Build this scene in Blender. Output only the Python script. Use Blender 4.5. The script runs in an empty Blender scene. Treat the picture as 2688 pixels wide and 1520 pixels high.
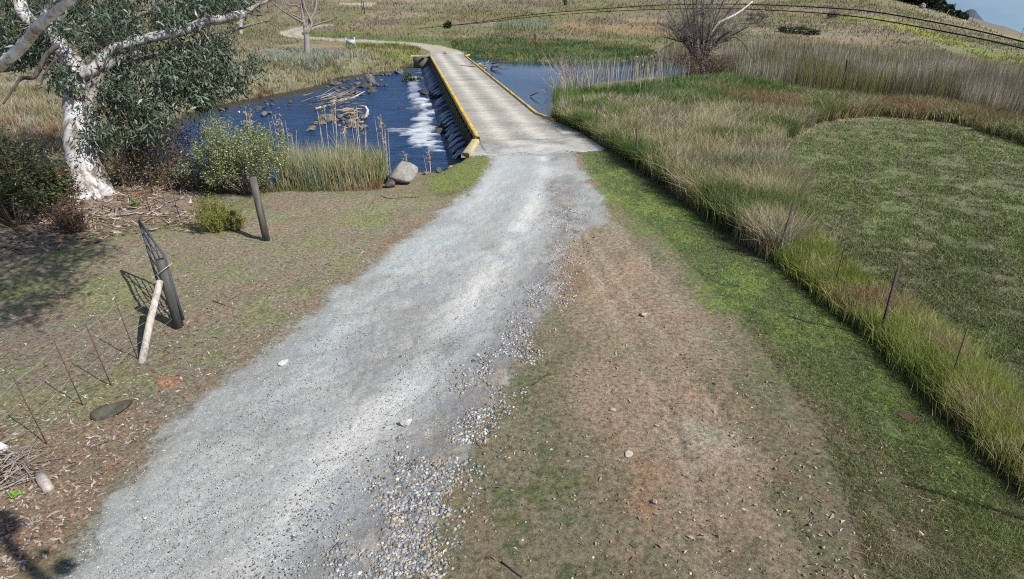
import bpy, bmesh, math, random
import numpy as np
from mathutils import Vector, Matrix

# ------------------------------------------------------------------ camera, sky, sun, exposure
S = bpy.context.scene
COL = S.collection
F = 1500.0; PITCH = math.radians(26.5); H = 5.0      # photograph px, tilt, mast height
cam_d = bpy.data.cameras.new('camera'); cam = bpy.data.objects.new('camera', cam_d); COL.objects.link(cam)
cam_d.sensor_width = 36.0; cam_d.lens = 36.0 * F / 2688.0
cam_d.clip_start = 0.05; cam_d.clip_end = 9000
cam.location = (0, 0, H); cam.rotation_euler = (math.radians(90) - PITCH, 0, 0)
S.camera = cam

SUN_EL = math.radians(43.0)
SX, SY = 0.848, -0.530                                 # horizontal direction towards the sun
w = bpy.data.worlds.new('World'); S.world = w; w.use_nodes = True
nt = w.node_tree; nt.nodes.clear()
wo = nt.nodes.new('ShaderNodeOutputWorld'); bg = nt.nodes.new('ShaderNodeBackground')
sky = nt.nodes.new('ShaderNodeTexSky'); sky.sky_type = 'NISHITA'; sky.sun_disc = False
sky.sun_elevation = SUN_EL; sky.sun_rotation = math.atan2(SX, SY)
sky.air_density = 1.0; sky.dust_density = 0.6; sky.ozone_density = 2.2
bg.inputs['Strength'].default_value = 0.085
tc = nt.nodes.new('ShaderNodeTexCoord'); mp = nt.nodes.new('ShaderNodeMapping')
mp.inputs['Scale'].default_value = (1.0, 1.0, 3.2); mp.inputs['Rotation'].default_value = (0.15, 0.35, 0.4)
cn = nt.nodes.new('ShaderNodeTexNoise'); cn.inputs['Scale'].default_value = 2.6; cn.inputs['Detail'].default_value = 7; cn.inputs['Distortion'].default_value = .3
cr = nt.nodes.new('ShaderNodeMapRange'); cr.inputs['From Min'].default_value = .46; cr.inputs['From Max'].default_value = .70
cr.inputs['To Max'].default_value = .75
cm = nt.nodes.new('ShaderNodeMix'); cm.data_type = 'RGBA'; cm.inputs['B'].default_value = (6.2, 6.8, 7.6, 1)
sx_ = nt.nodes.new('ShaderNodeSeparateXYZ'); ma = nt.nodes.new('ShaderNodeMath'); ma.operation = 'ADD'; ma.inputs[1].default_value = .17
mb_ = nt.nodes.new('ShaderNodeMath'); mb_.operation = 'MAXIMUM'; mb_.inputs[1].default_value = .13
cx_ = nt.nodes.new('ShaderNodeCombineXYZ'); nt.links.new(tc.outputs['Generated'], sx_.inputs[0])
nt.links.new(sx_.outputs['X'], cx_.inputs['X']); nt.links.new(sx_.outputs['Y'], cx_.inputs['Y'])
nt.links.new(sx_.outputs['Z'], ma.inputs[0]); nt.links.new(ma.outputs[0], mb_.inputs[0]); nt.links.new(mb_.outputs[0], cx_.inputs['Z'])
nt.links.new(cx_.outputs[0], sky.inputs['Vector'])
nt.links.new(tc.outputs['Generated'], mp.inputs['Vector']); nt.links.new(mp.outputs[0], cn.inputs['Vector'])
nt.links.new(cn.outputs['Fac'], cr.inputs['Value']); nt.links.new(cr.outputs[0], cm.inputs['Factor'])
nt.links.new(sky.outputs[0], cm.inputs['A']); nt.links.new(cm.outputs['Result'], bg.inputs['Color'])
nt.links.new(bg.outputs[0], wo.inputs['Surface'])
sd = bpy.data.lights.new('sun', 'SUN'); sd.energy = 4.9; sd.angle = math.radians(0.5); sd.color = (1.0, .965, .92)
so = bpy.data.objects.new('sun', sd); COL.objects.link(so)
so.rotation_euler = Vector((SX * math.cos(SUN_EL), SY * math.cos(SUN_EL), math.sin(SUN_EL))).to_track_quat('Z', 'Y').to_euler()
S.view_settings.view_transform = 'Standard'; S.view_settings.look = 'None'
S.view_settings.exposure = 0.28; S.view_settings.gamma = 1.0
S.render.engine = 'CYCLES'
S.cycles.max_bounces = 5; S.cycles.transparent_max_bounces = 6; S.cycles.use_denoising = False
S.cycles.diffuse_bounces = 3; S.cycles.glossy_bounces = 2
S.cycles.filter_width = 1.1 if hasattr(S.cycles, 'filter_width') else 1.1

R = np.random.default_rng(7)
random.seed(7)
cP, sP = math.cos(PITCH), math.sin(PITCH)

# ------------------------------------------------------------------ pixel <-> world helpers
def ray(px, py):
    x = (px - 1344) / F; u = (760 - py) / F
    return np.array([x, cP + u * sP, u * cP - sP])
def at(px, py, z=0.0):
    d = ray(px, py); t = (z - H) / d[2]
    return np.array([d[0] * t, d[1] * t, z])
def atd(px, py, depth):                                 # point at a distance along the view axis
    return ray(px, py) * depth + np.array([0, 0, H])
def depth_of(p): return p[1] * cP - (p[2] - H) * sP

# ------------------------------------------------------------------ noise
def _hash(i, j, s):
    n = (i * 374761393 + j * 668265263 + s * 1274126177) & 0xffffffff
    n = ((n ^ (n >> 13)) * 1274126177) & 0xffffffff
    return ((n ^ (n >> 16)) & 0xffff) / 65535.0
def vn(x, y, s=0):
    x = np.asarray(x, float); y = np.asarray(y, float)
    i = np.floor(x).astype(np.int64); j = np.floor(y).astype(np.int64)
    fx = x - i; fy = y - j; fx = fx * fx * (3 - 2 * fx); fy = fy * fy * (3 - 2 * fy)
    a = _hash(i, j, s); b = _hash(i + 1, j, s); c = _hash(i, j + 1, s); d = _hash(i + 1, j + 1, s)
    return (a + (b - a) * fx) * (1 - fy) + (c + (d - c) * fx) * fy
def fbm(x, y, o=4, s=0):
    t = 0; a = .5; n = 0
    for k in range(o):
        t = t + a * vn(x * 2 ** k, y * 2 ** k, s + k * 17); n += a; a *= .55
    return t / n
def sst(a, b, x):
    t = np.clip((x - a) / (b - a), 0, 1); return t * t * (3 - 2 * t)
def sdist(poly, x, y):
    """signed distance to a polygon, positive inside"""
    x = np.asarray(x, float); y = np.asarray(y, float)
    d2 = np.full(x.shape, 1e18); ins = np.zeros(x.shape, bool)
    n = len(poly)
    for k in range(n):
        ax, ay = poly[k][:2]; bx, by = poly[(k + 1) % n][:2]
        ex, ey = bx - ax, by - ay
        t = np.clip(((x - ax) * ex + (y - ay) * ey) / (ex * ex + ey * ey + 1e-12), 0, 1)
        d2 = np.minimum(d2, (x - ax - t * ex) ** 2 + (y - ay - t * ey) ** 2)
        c = ((ay > y) != (by > y)) & (x < (bx - ax) * (y - ay) / (by - ay + 1e-30) + ax)
        ins ^= c
    d = np.sqrt(d2)
    return np.where(ins, d, -d)
def ldist(line, x, y):
    d2 = np.full(np.shape(x), 1e18)
    for k in range(len(line) - 1):
        ax, ay = line[k][:2]; bx, by = line[k + 1][:2]; ex, ey = bx - ax, by - ay
        t = np.clip(((x - ax) * ex + (y - ay) * ey) / (ex * ex + ey * ey + 1e-12), 0, 1)
        d2 = np.minimum(d2, (x - ax - t * ex) ** 2 + (y - ay - t * ey) ** 2)
    return np.sqrt(d2)

# ------------------------------------------------------------------ terrain height
WL, WR = -1.2, -0.32                                    # river below and pond above the causeway
def P0(pts, z=0.0): return [at(a, b, z) for a, b in pts]
ELAZ = [-180, 24, 29, 31, 32.5, 34.4, 36, 38, 40, 44, 60, 180]
ELEV = [1.1, 1.0, .7, .5, .15, -.55, -1.1, -1.75, -2.3, -2.9, -3.2, -3.2]
def base_z(x, y):
    r = np.hypot(x, y); az = np.degrees(np.arctan2(x, y))
    e = np.interp(az, ELAZ, ELEV)
    z2 = 5 + 210 * np.tan(np.radians(e))
    t = np.clip((r - 85) / (210 - 85), 0, 1); t = t * t * (1.6 - .6 * t)
    z = z2 * t
    far = np.clip(r - 210, 0, None)
    z = z + np.where(az < 31.5, far * .03, -far * .05)
    z = np.maximum(z, -450)
    z = z + (fbm(x / 30, y / 30, 3, 5) - .5) * 1.2 * sst(85, 140, r)
    # rise on the far side of the river, left
    z = z + 1.5 * sst(45, 90, r) * sst(-18, -34, az) * 1.0
    return z
RIV = P0([(1128, 172), (1090, 168), (1050, 186), (985, 192), (900, 205), (830, 232), (700, 258), (600, 275), (520, 296), (440, 330), (330, 352)], -1.2) + \
      P0([(300, 400), (330, 470), (420, 488), (520, 484), (640, 478), (800, 474), (960, 466), (1050, 448), (1110, 446), (1165, 424), (1215, 407), (1228, 408), (1252, 372)], -.15)
POND = P0([(1216, 146), (1250, 150), (1330, 160), (1450, 163), (1560, 166), (1660, 162), (1740, 152), (1790, 150), (1800, 175), (1740, 200), (1640, 212), (1540, 222),
           (1490, 235), (1462, 262), (1452, 300), (1440, 316), (1422, 309)], -.32)
DECK = [at(1225, 412), at(1250, 370), at(1128, 150), at(1212, 141), at(1420, 307), at(1460, 320), at(1522, 348), at(1588, 393), at(1500, 404), at(1400, 408), at(1300, 412)]
BN = np.array([.985, .171])                              # unit normal of the causeway (to the right)
LINE0 = at(1250, 370)[:2]
def side(x, y): return (x - LINE0[0]) * BN[0] + (y - LINE0[1]) * BN[1]
WID = float(np.dot(at(1420, 307)[:2] - LINE0, BN))
def terr(x, y):
    x = np.asarray(x, float); y = np.asarray(y, float)
    b = base_z(x, y)
    nz = (fbm(x * .9, y * .9, 3, 9) - .5)
    r = np.hypot(x, y)
    b = b + nz * .10 * sst(3, 12, r) + (fbm(x * 3, y * 3, 3, 19) - .5) * .05
    # little fence bank on the right
    d = -sdist(RIV, x, y) + nz * .7
    wbank = np.where(y < 28, .9, 4.5)
    s = sst(-.25, 1, (d) / wbank)
    b = np.where(side(x, y) < WID * .5, (-1.75) * (1 - s) + b * s, b)
    d2 = -sdist(POND, x, y) + nz * .5
    s2 = sst(-.35, 1, d2 / 1.6)
    b = np.where(side(x, y) > WID * .5, (-.9) * (1 - s2) + b * s2, b)
    dd = sdist(DECK, x, y)
    b = np.where((dd > .35), np.minimum(b, -.16), np.where(dd > 0, np.minimum(b, .0), b))
    return b
def gp(px, py):                                          # pixel -> point on the ground
    d = ray(px, py); o = np.array([0, 0, H]); t = 3.0; pt = t
    ts = 3 * 1.02 ** np.arange(330)
    p = o[None] + ts[:, None] * d[None]
    h = base_z(p[:, 0], p[:, 1])
    k = np.argmax(p[:, 2] < h)
    if k == 0: k = len(ts) - 1
    a, b2 = ts[k - 1], ts[k]
    for _ in range(24):
        m = (a + b2) / 2; q = o + m * d
        if q[2] < base_z(q[0], q[1]): b2 = m
        else: a = m
    return o + a * d
def G(pts): return [gp(a, b) for a, b in pts]

# ------------------------------------------------------------------ mesh builders
def tag(o, label=None, cat=None, group=None, kind=None):
    if label: o['label'] = label
    if cat: o['category'] = cat
    if group: o['group'] = group
    if kind: o['kind'] = kind
    return o
def mk(name, V, faces, mat, parent=None, col=None, smooth=False):
    """V (n,3); faces: list of int arrays (m,3) or (m,4)"""
    me = bpy.data.meshes.new(name)
    V = np.asarray(V, np.float32)
    faces = [np.asarray(f, np.int32) for f in faces if len(f)]
    me.vertices.add(len(V)); me.vertices.foreach_set('co', V.ravel())
    tot = np.concatenate([np.full(len(f), f.shape[1], np.int32) for f in faces])
    loops = np.concatenate([f.ravel() for f in faces])
    st = np.concatenate([[0], np.cumsum(tot)[:-1]]).astype(np.int32)
    me.loops.add(len(loops)); me.loops.foreach_set('vertex_index', loops)
    me.polygons.add(len(tot)); me.polygons.foreach_set('loop_start', st); me.polygons.foreach_set('loop_total', tot)
    if smooth: me.polygons.foreach_set('use_smooth', np.ones(len(tot), bool))
    me.update(calc_edges=True); me.validate()
    if col is not None:
        a = me.color_attributes.new('Col', 'FLOAT_COLOR', 'POINT')
        c = np.ones((len(V), 4), np.float32); c[:, :3] = col
        a.data.foreach_set('color', c.ravel())
    me.materials.append(mat)
    o = bpy.data.objects.new(name, me); COL.objects.link(o)
    if parent is not None: o.parent = parent
    return o
def root(name, loc, label, cat, group=None):
    o = bpy.data.objects.new(name, None); COL.objects.link(o); o.location = loc
    o.empty_display_size = .2
    return tag(o, label, cat, group)
class MB:
    def __init__(s): s.V = []; s.F4 = []; s.F3 = []; s.C = []; s.n = 0
    def add(s, V, F4=None, F3=None, col=(1, 1, 1)):
        V = np.asarray(V, float); s.V.append(V)
        if F4 is not None and len(F4): s.F4.append(np.asarray(F4) + s.n)
        if F3 is not None and len(F3): s.F3.append(np.asarray(F3) + s.n)
        s.C.append(np.broadcast_to(np.asarray(col, float), (len(V), 3))); s.n += len(V)
        return s
    def tube(s, pts, rad, n=7, col=(1, 1, 1), wob=0.0, cap=True):
        pts = np.asarray(pts, float); m = len(pts); rad = np.broadcast_to(np.asarray(rad, float), (m,))
        T = np.gradient(pts, axis=0); T /= np.linalg.norm(T, axis=1)[:, None] + 1e-9
        up = np.array([0, 0, 1.0]) if abs(T[0][2]) < .9 else np.array([1.0, 0, 0])
        A = np.cross(T[0], up); A /= np.linalg.norm(A)
        an = np.linspace(0, 2 * math.pi, n, endpoint=False); V = []
        for k in range(m):
            A = A - T[k] * np.dot(A, T[k]); A /= np.linalg.norm(A) + 1e-9; B = np.cross(T[k], A)
            rr = rad[k] * (1 + wob * (R.random(n) - .5))
            V.append(pts[k] + (np.cos(an) * rr)[:, None] * A + (np.sin(an) * rr)[:, None] * B)
        V = np.concatenate(V)
        F = [(k * n + i, k * n + (i + 1) % n, (k + 1) * n + (i + 1) % n, (k + 1) * n + i) for k in range(m - 1) for i in range(n)]
        F3 = []
        if cap:
            V = np.vstack([V, pts[0], pts[-1]]); a, b = m * n, m * n + 1
            F3 = [(a, (i + 1) % n, i) for i in range(n)] + [(b, (m - 1) * n + i, (m - 1) * n + (i + 1) % n) for i in range(n)]
        return s.add(V, F, F3, col)
    def box(s, c, d, M=None, col=(1, 1, 1)):
        V = np.array([[x, y, z] for x in (-.5, .5) for y in (-.5, .5) for z in (-.5, .5)]) * d
        if M is not None: V = V @ np.asarray(M).T
        return s.add(V + np.asarray(c), [(0, 1, 3, 2), (4, 6, 7, 5), (0, 4, 5, 1), (2, 3, 7, 6), (0, 2, 6, 4), (1, 5, 7, 3)], None, col)
    def prism(s, poly, z0, z1, col=(1, 1, 1)):
        """closed prism over a plan outline (any order)"""
        bm = bmesh.new(); vs = [bm.verts.new((p[0], p[1], z1)) for p in poly]
        f = bm.faces.new(vs); r = bmesh.ops.extrude_face_region(bm, geom=[f])
        for v in [g for g in r['geom'] if isinstance(g, bmesh.types.BMVert)]: v.co.z = z0
        bmesh.ops.triangulate(bm, faces=bm.faces[:]); bmesh.ops.recalc_face_normals(bm, faces=bm.faces[:])
        bm.verts.index_update()
        s.add([v.co[:] for v in bm.verts], None, [[v.index for v in f.verts] for f in bm.faces], col); bm.free(); return s
    def build(s, name, mat, parent=None, smooth=False, origin=None):
        V = np.concatenate(s.V); C = np.concatenate(s.C)
        if origin is not None: V = V - np.asarray(origin)
        fs = []
        if s.F4: fs.append(np.concatenate(s.F4))
        if s.F3: fs.append(np.concatenate(s.F3))
        o = mk(name, V, fs, mat, parent, C, smooth)
        if origin is not None and parent is None: o.location = origin
        return o

def blades(P, h, wd, lean, col, tipcol=None, bend=.5):
    """grass blades: P (n,3) roots, h heights, wd widths, lean (n,2) horizontal reach in units of height; 5 verts each"""
    n = len(P); a = R.random(n) * 2 * math.pi
    s = np.stack([np.cos(a), np.sin(a), np.zeros(n)], 1) * (wd / 2)[:, None]
    L = np.zeros((n, 3)); L[:, :2] = lean * h[:, None]
    up = np.zeros((n, 3)); up[:, 2] = h
    m = P + up * .55 + L * bend * .55
    t = P + up * 1.0 * (1 - .25 * np.clip(np.hypot(lean[:, 0], lean[:, 1]), 0, 1))[:, None] + L
    V = np.stack([P - s, P + s, m + s * .75, m - s * .75, t], 1).reshape(-1, 3)
    i = np.arange(n)[:, None] * 5
    F4 = i + np.array([[0, 1, 2, 3]]); F3 = i + np.array([[3, 2, 4]])
    tc_ = col if tipcol is None else tipcol
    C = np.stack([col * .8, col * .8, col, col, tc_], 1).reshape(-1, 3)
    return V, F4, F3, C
def grass_obj(name, parts, mat, **kw):
    mb = MB()
    for p in parts: mb.add(p[0], p[1], p[2], p[3])
    o = mb.build(name, mat); tag(o, **kw); return o
def scatter(poly, n, blur=0.0):
    q = np.array([p[:2] for p in poly]); lo = q.min(0) - blur; hi = q.max(0) + blur; out = []; c = 0
    while c < n:
        X = lo + (hi - lo) * R.random((max(4 * n, 1000), 2)); d = sdist(q, X[:, 0], X[:, 1])
        X = X[d > -blur * R.random(len(X)) ** 1.5 * 1.0 if blur else d > 0]; out.append(X); c += len(X)
        if len(out) > 60: break
    return np.concatenate(out)[:n]
def scatter_px(poly, n, surf=None):
    """scatter so that density is even in the picture (denser near the mast, thinner far off)"""
    q = np.array(poly, float); lo = q.min(0); hi = q.max(0); out = []
    while sum(len(o) for o in out) < n:
        X = lo + (hi - lo) * R.random((4 * n, 2)); X = X[sdist(q, X[:, 0], X[:, 1]) > 0]; out.append(X)
    X = np.concatenate(out)[:n]
    dx = (X[:, 0] - 1344) / F; u = (760 - X[:, 1]) / F
    D = np.stack([dx, cP + u * sP, u * cP - sP], 1)
    z = np.zeros(n) if surf is None else np.full(n, surf)
    D[:, 2] = np.minimum(D[:, 2], -.012)
    for _ in range(14):
        t = (z - H) / D[:, 2]; Q = D * t[:, None]
        zn = base_z(Q[:, 0], Q[:, 1]) if surf is None else z
        z = z * .5 + np.clip(zn, -12, 4.2) * .5
    if surf is None:                                     # far off the ground rises: march those rays instead
        f = np.where(H / -D[:, 2] * np.hypot(D[:, 0], D[:, 1]) > 70)[0]
        if len(f):
            Df = np.stack([dx[f], (cP + u * sP)[f], (u * cP - sP)[f]], 1); lo_t = np.full(len(f), 40.); hi_t = np.full(len(f), 420.); act = np.ones(len(f), bool)
            for t in np.geomspace(48, 420, 40):
                k = np.where(act)[0]
                if not len(k): break
                q = Df[k] * t; hit = q[:, 2] + H < base_z(q[:, 0], q[:, 1]); hi_t[k[hit]] = t; act[k[hit]] = False; lo_t[k[~hit]] = t
            for _ in range(6):
                m = (lo_t + hi_t) / 2; q = Df * m[:, None]; below = q[:, 2] + H < base_z(q[:, 0], q[:, 1]); hi_t = np.where(below, m, hi_t); lo_t = np.where(below, lo_t, m)
            Q[f] = Df * hi_t[:, None]
    return Q[:, :2]
def mixc(a, b, t): return np.asarray(a)[None] * (1 - t[:, None]) + np.asarray(b)[None] * t[:, None]

# ------------------------------------------------------------------ materials
def mat(name, build):
    m = bpy.data.materials.new(name); m.use_nodes = True; n = m.node_tree.nodes; l = m.node_tree.links
    b = n['Principled BSDF']; b.inputs['Roughness'].default_value = .9; b.inputs['Specular IOR Level'].default_value = .25
    build(n, l, b); return m
def nd(n, t, **k):
    o = n.new(t)
    for a, v in k.items():
        if a in o.inputs: o.inputs[a].default_value = v
        else: setattr(o, a, v)
    return o
def speckle(lo=.45, hi=1.6, scale=9.0, detail=8, rough=.78, bump=.5, bdist=.03, hue=None, a=.3, b_=.7, streak=None):
    """vertex colour broken up by fractal noise, with bump"""
    def f(n, l, b):
        at_ = nd(n, 'ShaderNodeAttribute', attribute_name='Col')
        g = n.new('ShaderNodeNewGeometry')
        no = nd(n, 'ShaderNodeTexNoise', Scale=scale, Detail=detail, Roughness=rough)
        if streak:
            mp_ = nd(n, 'ShaderNodeMapping', Scale=streak); l.new(g.outputs['Position'], mp_.inputs[0]); l.new(mp_.outputs[0], no.inputs['Vector'])
        else: l.new(g.outputs['Position'], no.inputs['Vector'])
        mr = nd(n, 'ShaderNodeMapRange'); mr.inputs[1].default_value = a; mr.inputs[2].default_value = b_; mr.inputs[3].default_value = lo; mr.inputs[4].default_value = hi
        l.new(no.outputs['Fac'], mr.inputs[0])
        vm = nd(n, 'ShaderNodeVectorMath', operation='SCALE'); l.new(at_.outputs['Color'], vm.inputs[0]); l.new(mr.outputs[0], vm.inputs['Scale'])
        out = vm.outputs[0]
        if hue:
            n2 = nd(n, 'ShaderNodeTexNoise', Scale=hue[2], Detail=5, Roughness=.7); l.new(g.outputs['Position'], n2.inputs['Vector'])
            m2 = nd(n, 'ShaderNodeMapRange'); m2.inputs[1].default_value = .35; m2.inputs[2].default_value = .65; l.new(n2.outputs['Fac'], m2.inputs[0])
            mx = nd(n, 'ShaderNodeMix', data_type='RGBA'); mx.inputs['A'].default_value = hue[0] + (1,); mx.inputs['B'].default_value = hue[1] + (1,)
            l.new(m2.outputs[0], mx.inputs['Factor'])
            v2 = nd(n, 'ShaderNodeVectorMath', operation='MULTIPLY'); l.new(out, v2.inputs[0]); l.new(mx.outputs['Result'], v2.inputs[1]); out = v2.outputs[0]
        l.new(out, b.inputs['Base Color'])
        if bump:
            bm = nd(n, 'ShaderNodeBump', Strength=bump, Distance=bdist); l.new(no.outputs['Fac'], bm.inputs['Height']); l.new(bm.outputs[0], b.inputs['Normal'])
    return f
M_ground = mat('earth_and_turf', speckle(.22, 1.95, 14, 9, .9, 1.0, .05, a=.38, b_=.64, hue=((1.06, .99, .93), (.93, 1.02, .98), 1.3)))
M_gravel = mat('crushed_gravel', speckle(.58, 1.42, 22, 8, .9, .9, .03, hue=((1.04, 1.0, .95), (.96, 1.0, 1.02), .8), a=.34, b_=.66))
M_hill = mat('hill_turf', speckle(.42, 1.6, 1.6, 9, .80, .8, .25, hue=((1.12, .96, .92), (.9, 1.04, .9), .06), streak=(1, .6, 2)))
M_conc = mat('weathered_concrete', speckle(.62, 1.3, 7, 9, .78, .4, .02))
M_stone = mat('stone', speckle(.5, 1.5, 6, 8, .75, .8, .05))
M_wood = mat('grey_timber', speckle(.45, 1.5, 14, 6, .7, .7, .01, streak=(1, 1, .12)))
M_metal = mat('rusty_steel', speckle(.6, 1.4, 30, 4, .7, .2, .003))
M_paint = mat('chipped_yellow_paint', speckle(.7, 1.2, 9, 8, .8, .3, .01))
def _bark(n, l, b):
    at_ = nd(n, 'ShaderNodeAttribute', attribute_name='Col'); g = n.new('ShaderNodeNewGeometry')
    mp_ = nd(n, 'ShaderNodeMapping', Scale=(1, 1, .45)); l.new(g.outputs['Position'], mp_.inputs[0])
    no = nd(n, 'ShaderNodeTexNoise', Scale=3.2, Detail=9, Roughness=.72, Distortion=.8); l.new(mp_.outputs[0], no.inputs['Vector'])
    cr_ = n.new('ShaderNodeValToRGB'); e = cr_.color_ramp.elements
    e[0].position = .36; e[0].color = (.20, .17, .15, 1); e[1].position = .60; e[1].color = (1.1, 1.1, 1.12, 1)
    k = cr_.color_ramp.elements.new(.44); k.color = (.50, .44, .40, 1); k = cr_.color_ramp.elements.new(.50); k.color = (.84, .80, .79, 1)
    l.new(no.outputs['Fac'], cr_.inputs[0])
    v2 = nd(n, 'ShaderNodeVectorMath', operation='MULTIPLY'); l.new(at_.outputs['Color'], v2.inputs[0]); l.new(cr_.outputs[0], v2.inputs[1])
    l.new(v2.outputs[0], b.inputs['Base Color']); b.inputs['Roughness'].default_value = .7
    bm = nd(n, 'ShaderNodeBump', Strength=.7, Distance=.04); l.new(no.outputs['Fac'], bm.inputs['Height']); l.new(bm.outputs[0], b.inputs['Normal'])
M_bark = mat('smooth_gum_bark', _bark)
def _leaf(tr, spec=.35, rough=.5):
    def f(n, l, b):
        at_ = nd(n, 'ShaderNodeAttribute', attribute_name='Col')
        l.new(at_.outputs['Color'], b.inputs['Base Color']); b.inputs['Roughness'].default_value = rough; b.inputs['Specular IOR Level'].default_value = spec
        t = n.new('ShaderNodeBsdfTranslucent'); l.new(at_.outputs['Color'], t.inputs['Color'])
        mx = nd(n, 'ShaderNodeMixShader', Fac=tr); l.new(b.outputs[0], mx.inputs[1]); l.new(t.outputs[0], mx.inputs[2])
        l.new(mx.outputs[0], n['Material Output'].inputs['Surface'])
    return f
M_leaf = mat('gum_leaf', _leaf(.15, .5, .42))
M_grass = mat('grass_blade', _leaf(.3, .2, .7))
def _water(deep, bscale, bstr, bdist, streak, rough):
    def f(n, l, b):
        at_ = nd(n, 'ShaderNodeAttribute', attribute_name='Col'); sp = n.new('ShaderNodeSeparateColor'); l.new(at_.outputs['Color'], sp.inputs[0])
        g = n.new('ShaderNodeNewGeometry'); mp_ = nd(n, 'ShaderNodeMapping', Scale=streak, Rotation=(0, 0, -.17)); l.new(g.outputs['Position'], mp_.inputs[0])
        no = nd(n, 'ShaderNodeTexNoise', Scale=bscale, Detail=6, Roughness=.62); l.new(mp_.outputs[0], no.inputs['Vector'])
        mp2 = nd(n, 'ShaderNodeMapping', Scale=(.45, 3.6, 1), Rotation=(0, 0, -.17)); l.new(g.outputs['Position'], mp2.inputs[0])
        n2 = nd(n, 'ShaderNodeTexNoise', Scale=1.5, Detail=7, Roughness=.7); l.new(mp2.outputs[0], n2.inputs['Vector'])
        ad = nd(n, 'ShaderNodeMath', operation='ADD'); l.new(sp.outputs['Red'], ad.inputs[0]); l.new(n2.outputs['Fac'], ad.inputs[1])
        mr = nd(n, 'ShaderNodeMapRange'); mr.inputs[1].default_value = .96; mr.inputs[2].default_value = 1.62; l.new(ad.outputs[0], mr.inputs[0])
        mx = nd(n, 'ShaderNodeMix', data_type='RGBA'); mx.inputs['A'].default_value = deep + (1,); mx.inputs['B'].default_value = (.80, .85, .9, 1)
        n3 = nd(n, 'ShaderNodeTexNoise', Scale=.9, Detail=6, Roughness=.75); l.new(mp2.outputs[0], n3.inputs['Vector'])
        r3 = nd(n, 'ShaderNodeMapRange'); r3.inputs[1].default_value = .38; r3.inputs[2].default_value = .66; l.new(n3.outputs['Fac'], r3.inputs[0])
        m3 = nd(n, 'ShaderNodeMix', data_type='RGBA'); m3.inputs['A'].default_value = tuple(.45 * q for q in deep) + (1,); m3.inputs['B'].default_value = tuple(1.7 * q for q in deep) + (1,)
        l.new(r3.outputs[0], m3.inputs['Factor']); m4 = nd(n, 'ShaderNodeMix', data_type='RGBA'); m4.inputs['B'].default_value = (.050, .046, .030, 1); l.new(m3.outputs['Result'], m4.inputs['A']); l.new(sp.outputs['Green'], m4.inputs['Factor']); l.new(m4.outputs['Result'], mx.inputs['A'])
        l.new(mr.outputs[0], mx.inputs['Factor']); l.new(mx.outputs['Result'], b.inputs['Base Color'])
        r2 = nd(n, 'ShaderNodeMapRange'); r2.inputs[3].default_value = rough; r2.inputs[4].default_value = .7; l.new(mr.outputs[0], r2.inputs[0]); l.new(r2.outputs[0], b.inputs['Roughness'])
        b.inputs['Specular IOR Level'].default_value = .5; b.inputs['IOR'].default_value = 1.33
        bm = nd(n, 'ShaderNodeBump', Strength=bstr, Distance=bdist); l.new(no.outputs['Fac'], bm.inputs['Height']); l.new(bm.outputs[0], b.inputs['Normal'])
    return f
M_river = mat('running_water', _water((.013, .050, .14), 1.5, 1.0, .38, (.55, 2.6, 1), .27))
M_pond = mat('still_water', _water((.015, .045, .10), 3.0, .25, .02, (1, 1, 1), .03))
M_foam = mat('white_water', speckle(.75, 1.15, 9, 6, .7, .6, .03))

# ------------------------------------------------------------------ ground sheet (polar grid round the mast foot)
el = np.concatenate([np.linspace(78, 55, 40, endpoint=False), np.linspace(55, 5, 420, endpoint=False), np.linspace(5, 1.35, 90)])
rr = np.concatenate([H / np.tan(np.radians(el)), np.geomspace(218, 900, 60), [1500, 3000, 6000]])
az = np.concatenate([np.linspace(-180, -46, 40, endpoint=False), np.linspace(-46, 46, 740, endpoint=False), np.linspace(46, 180, 40, endpoint=False)])
NR, NA = len(rr), len(az)
A, RR = np.meshgrid(np.radians(az), rr); GX = RR * np.sin(A); GY = RR * np.cos(A)
GZ = terr(GX, GY)
RELEV = fbm(GX * 1.3, GY * 1.3, 4, 31)

def c3(*c): return np.array(c, float)
X, Y = GX.ravel(), GY.ravel()
n1 = fbm(X * .5, Y * .5, 4, 41) - .5; n2 = fbm(X * 1.7, Y * 1.7, 4, 43) - .5; n5 = (fbm(X * 7, Y * 7, 3, 45) - .5) * (1 - sst(25, 45, np.hypot(X, Y))); n2 = n2 + n5 * .55; n3 = fbm(X * .11, Y * .11, 4, 47) - .5
rad = np.hypot(X, Y); azd = np.degrees(np.arctan2(X, Y))
n4 = fbm(X * .035, Y * .09, 4, 53) - .5
C = np.zeros((len(X), 3))
def over(m, c):
    global C
    m = np.clip(m, 0, 1)[:, None]; C = C * (1 - m) + np.asarray(c) * m
def pm(poly, blur, amp=0.0, nz=None):
    s_ = sdist(poly, X, Y); 
    if amp: s_ = s_ + amp * (n2 * 2 if nz is None else nz)
    return sst(-blur, blur, s_)
# base: dry, grazed turf
C[:] = c3(.235, .20, .145)
over(sst(-.05, .12, n1) * .75, c3(.16, .165, .075))
over(sst(.05, .2, -n2) * .6, c3(.27, .19, .13))
# far slopes: pale straw with brown-mauve and green-gold bands
fm = sst(38, 60, rad)
over(fm, c3(.225, .195, .125))
over(fm * sst(-.06, .1, n3) * .8, c3(.175, .14, .115))
over(fm * sst(.0, .12, n4) * .75, c3(.185, .18, .08))
over(fm * sst(.02, .14, -n4) * .7, c3(.27, .235, .16))
over(fm * sst(.05, .16, -n3) * .6, c3(.12, .135, .05))
HILLCOL = None
over(pm(G([(-300, 200), (0, 200), (330, 190), (600, 160), (700, 200), (520, 292), (300, 345), (200, 400), (0, 440), (-300, 480)]), 1.5, 1.0) * .75, c3(.30, .255, .18))
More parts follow.
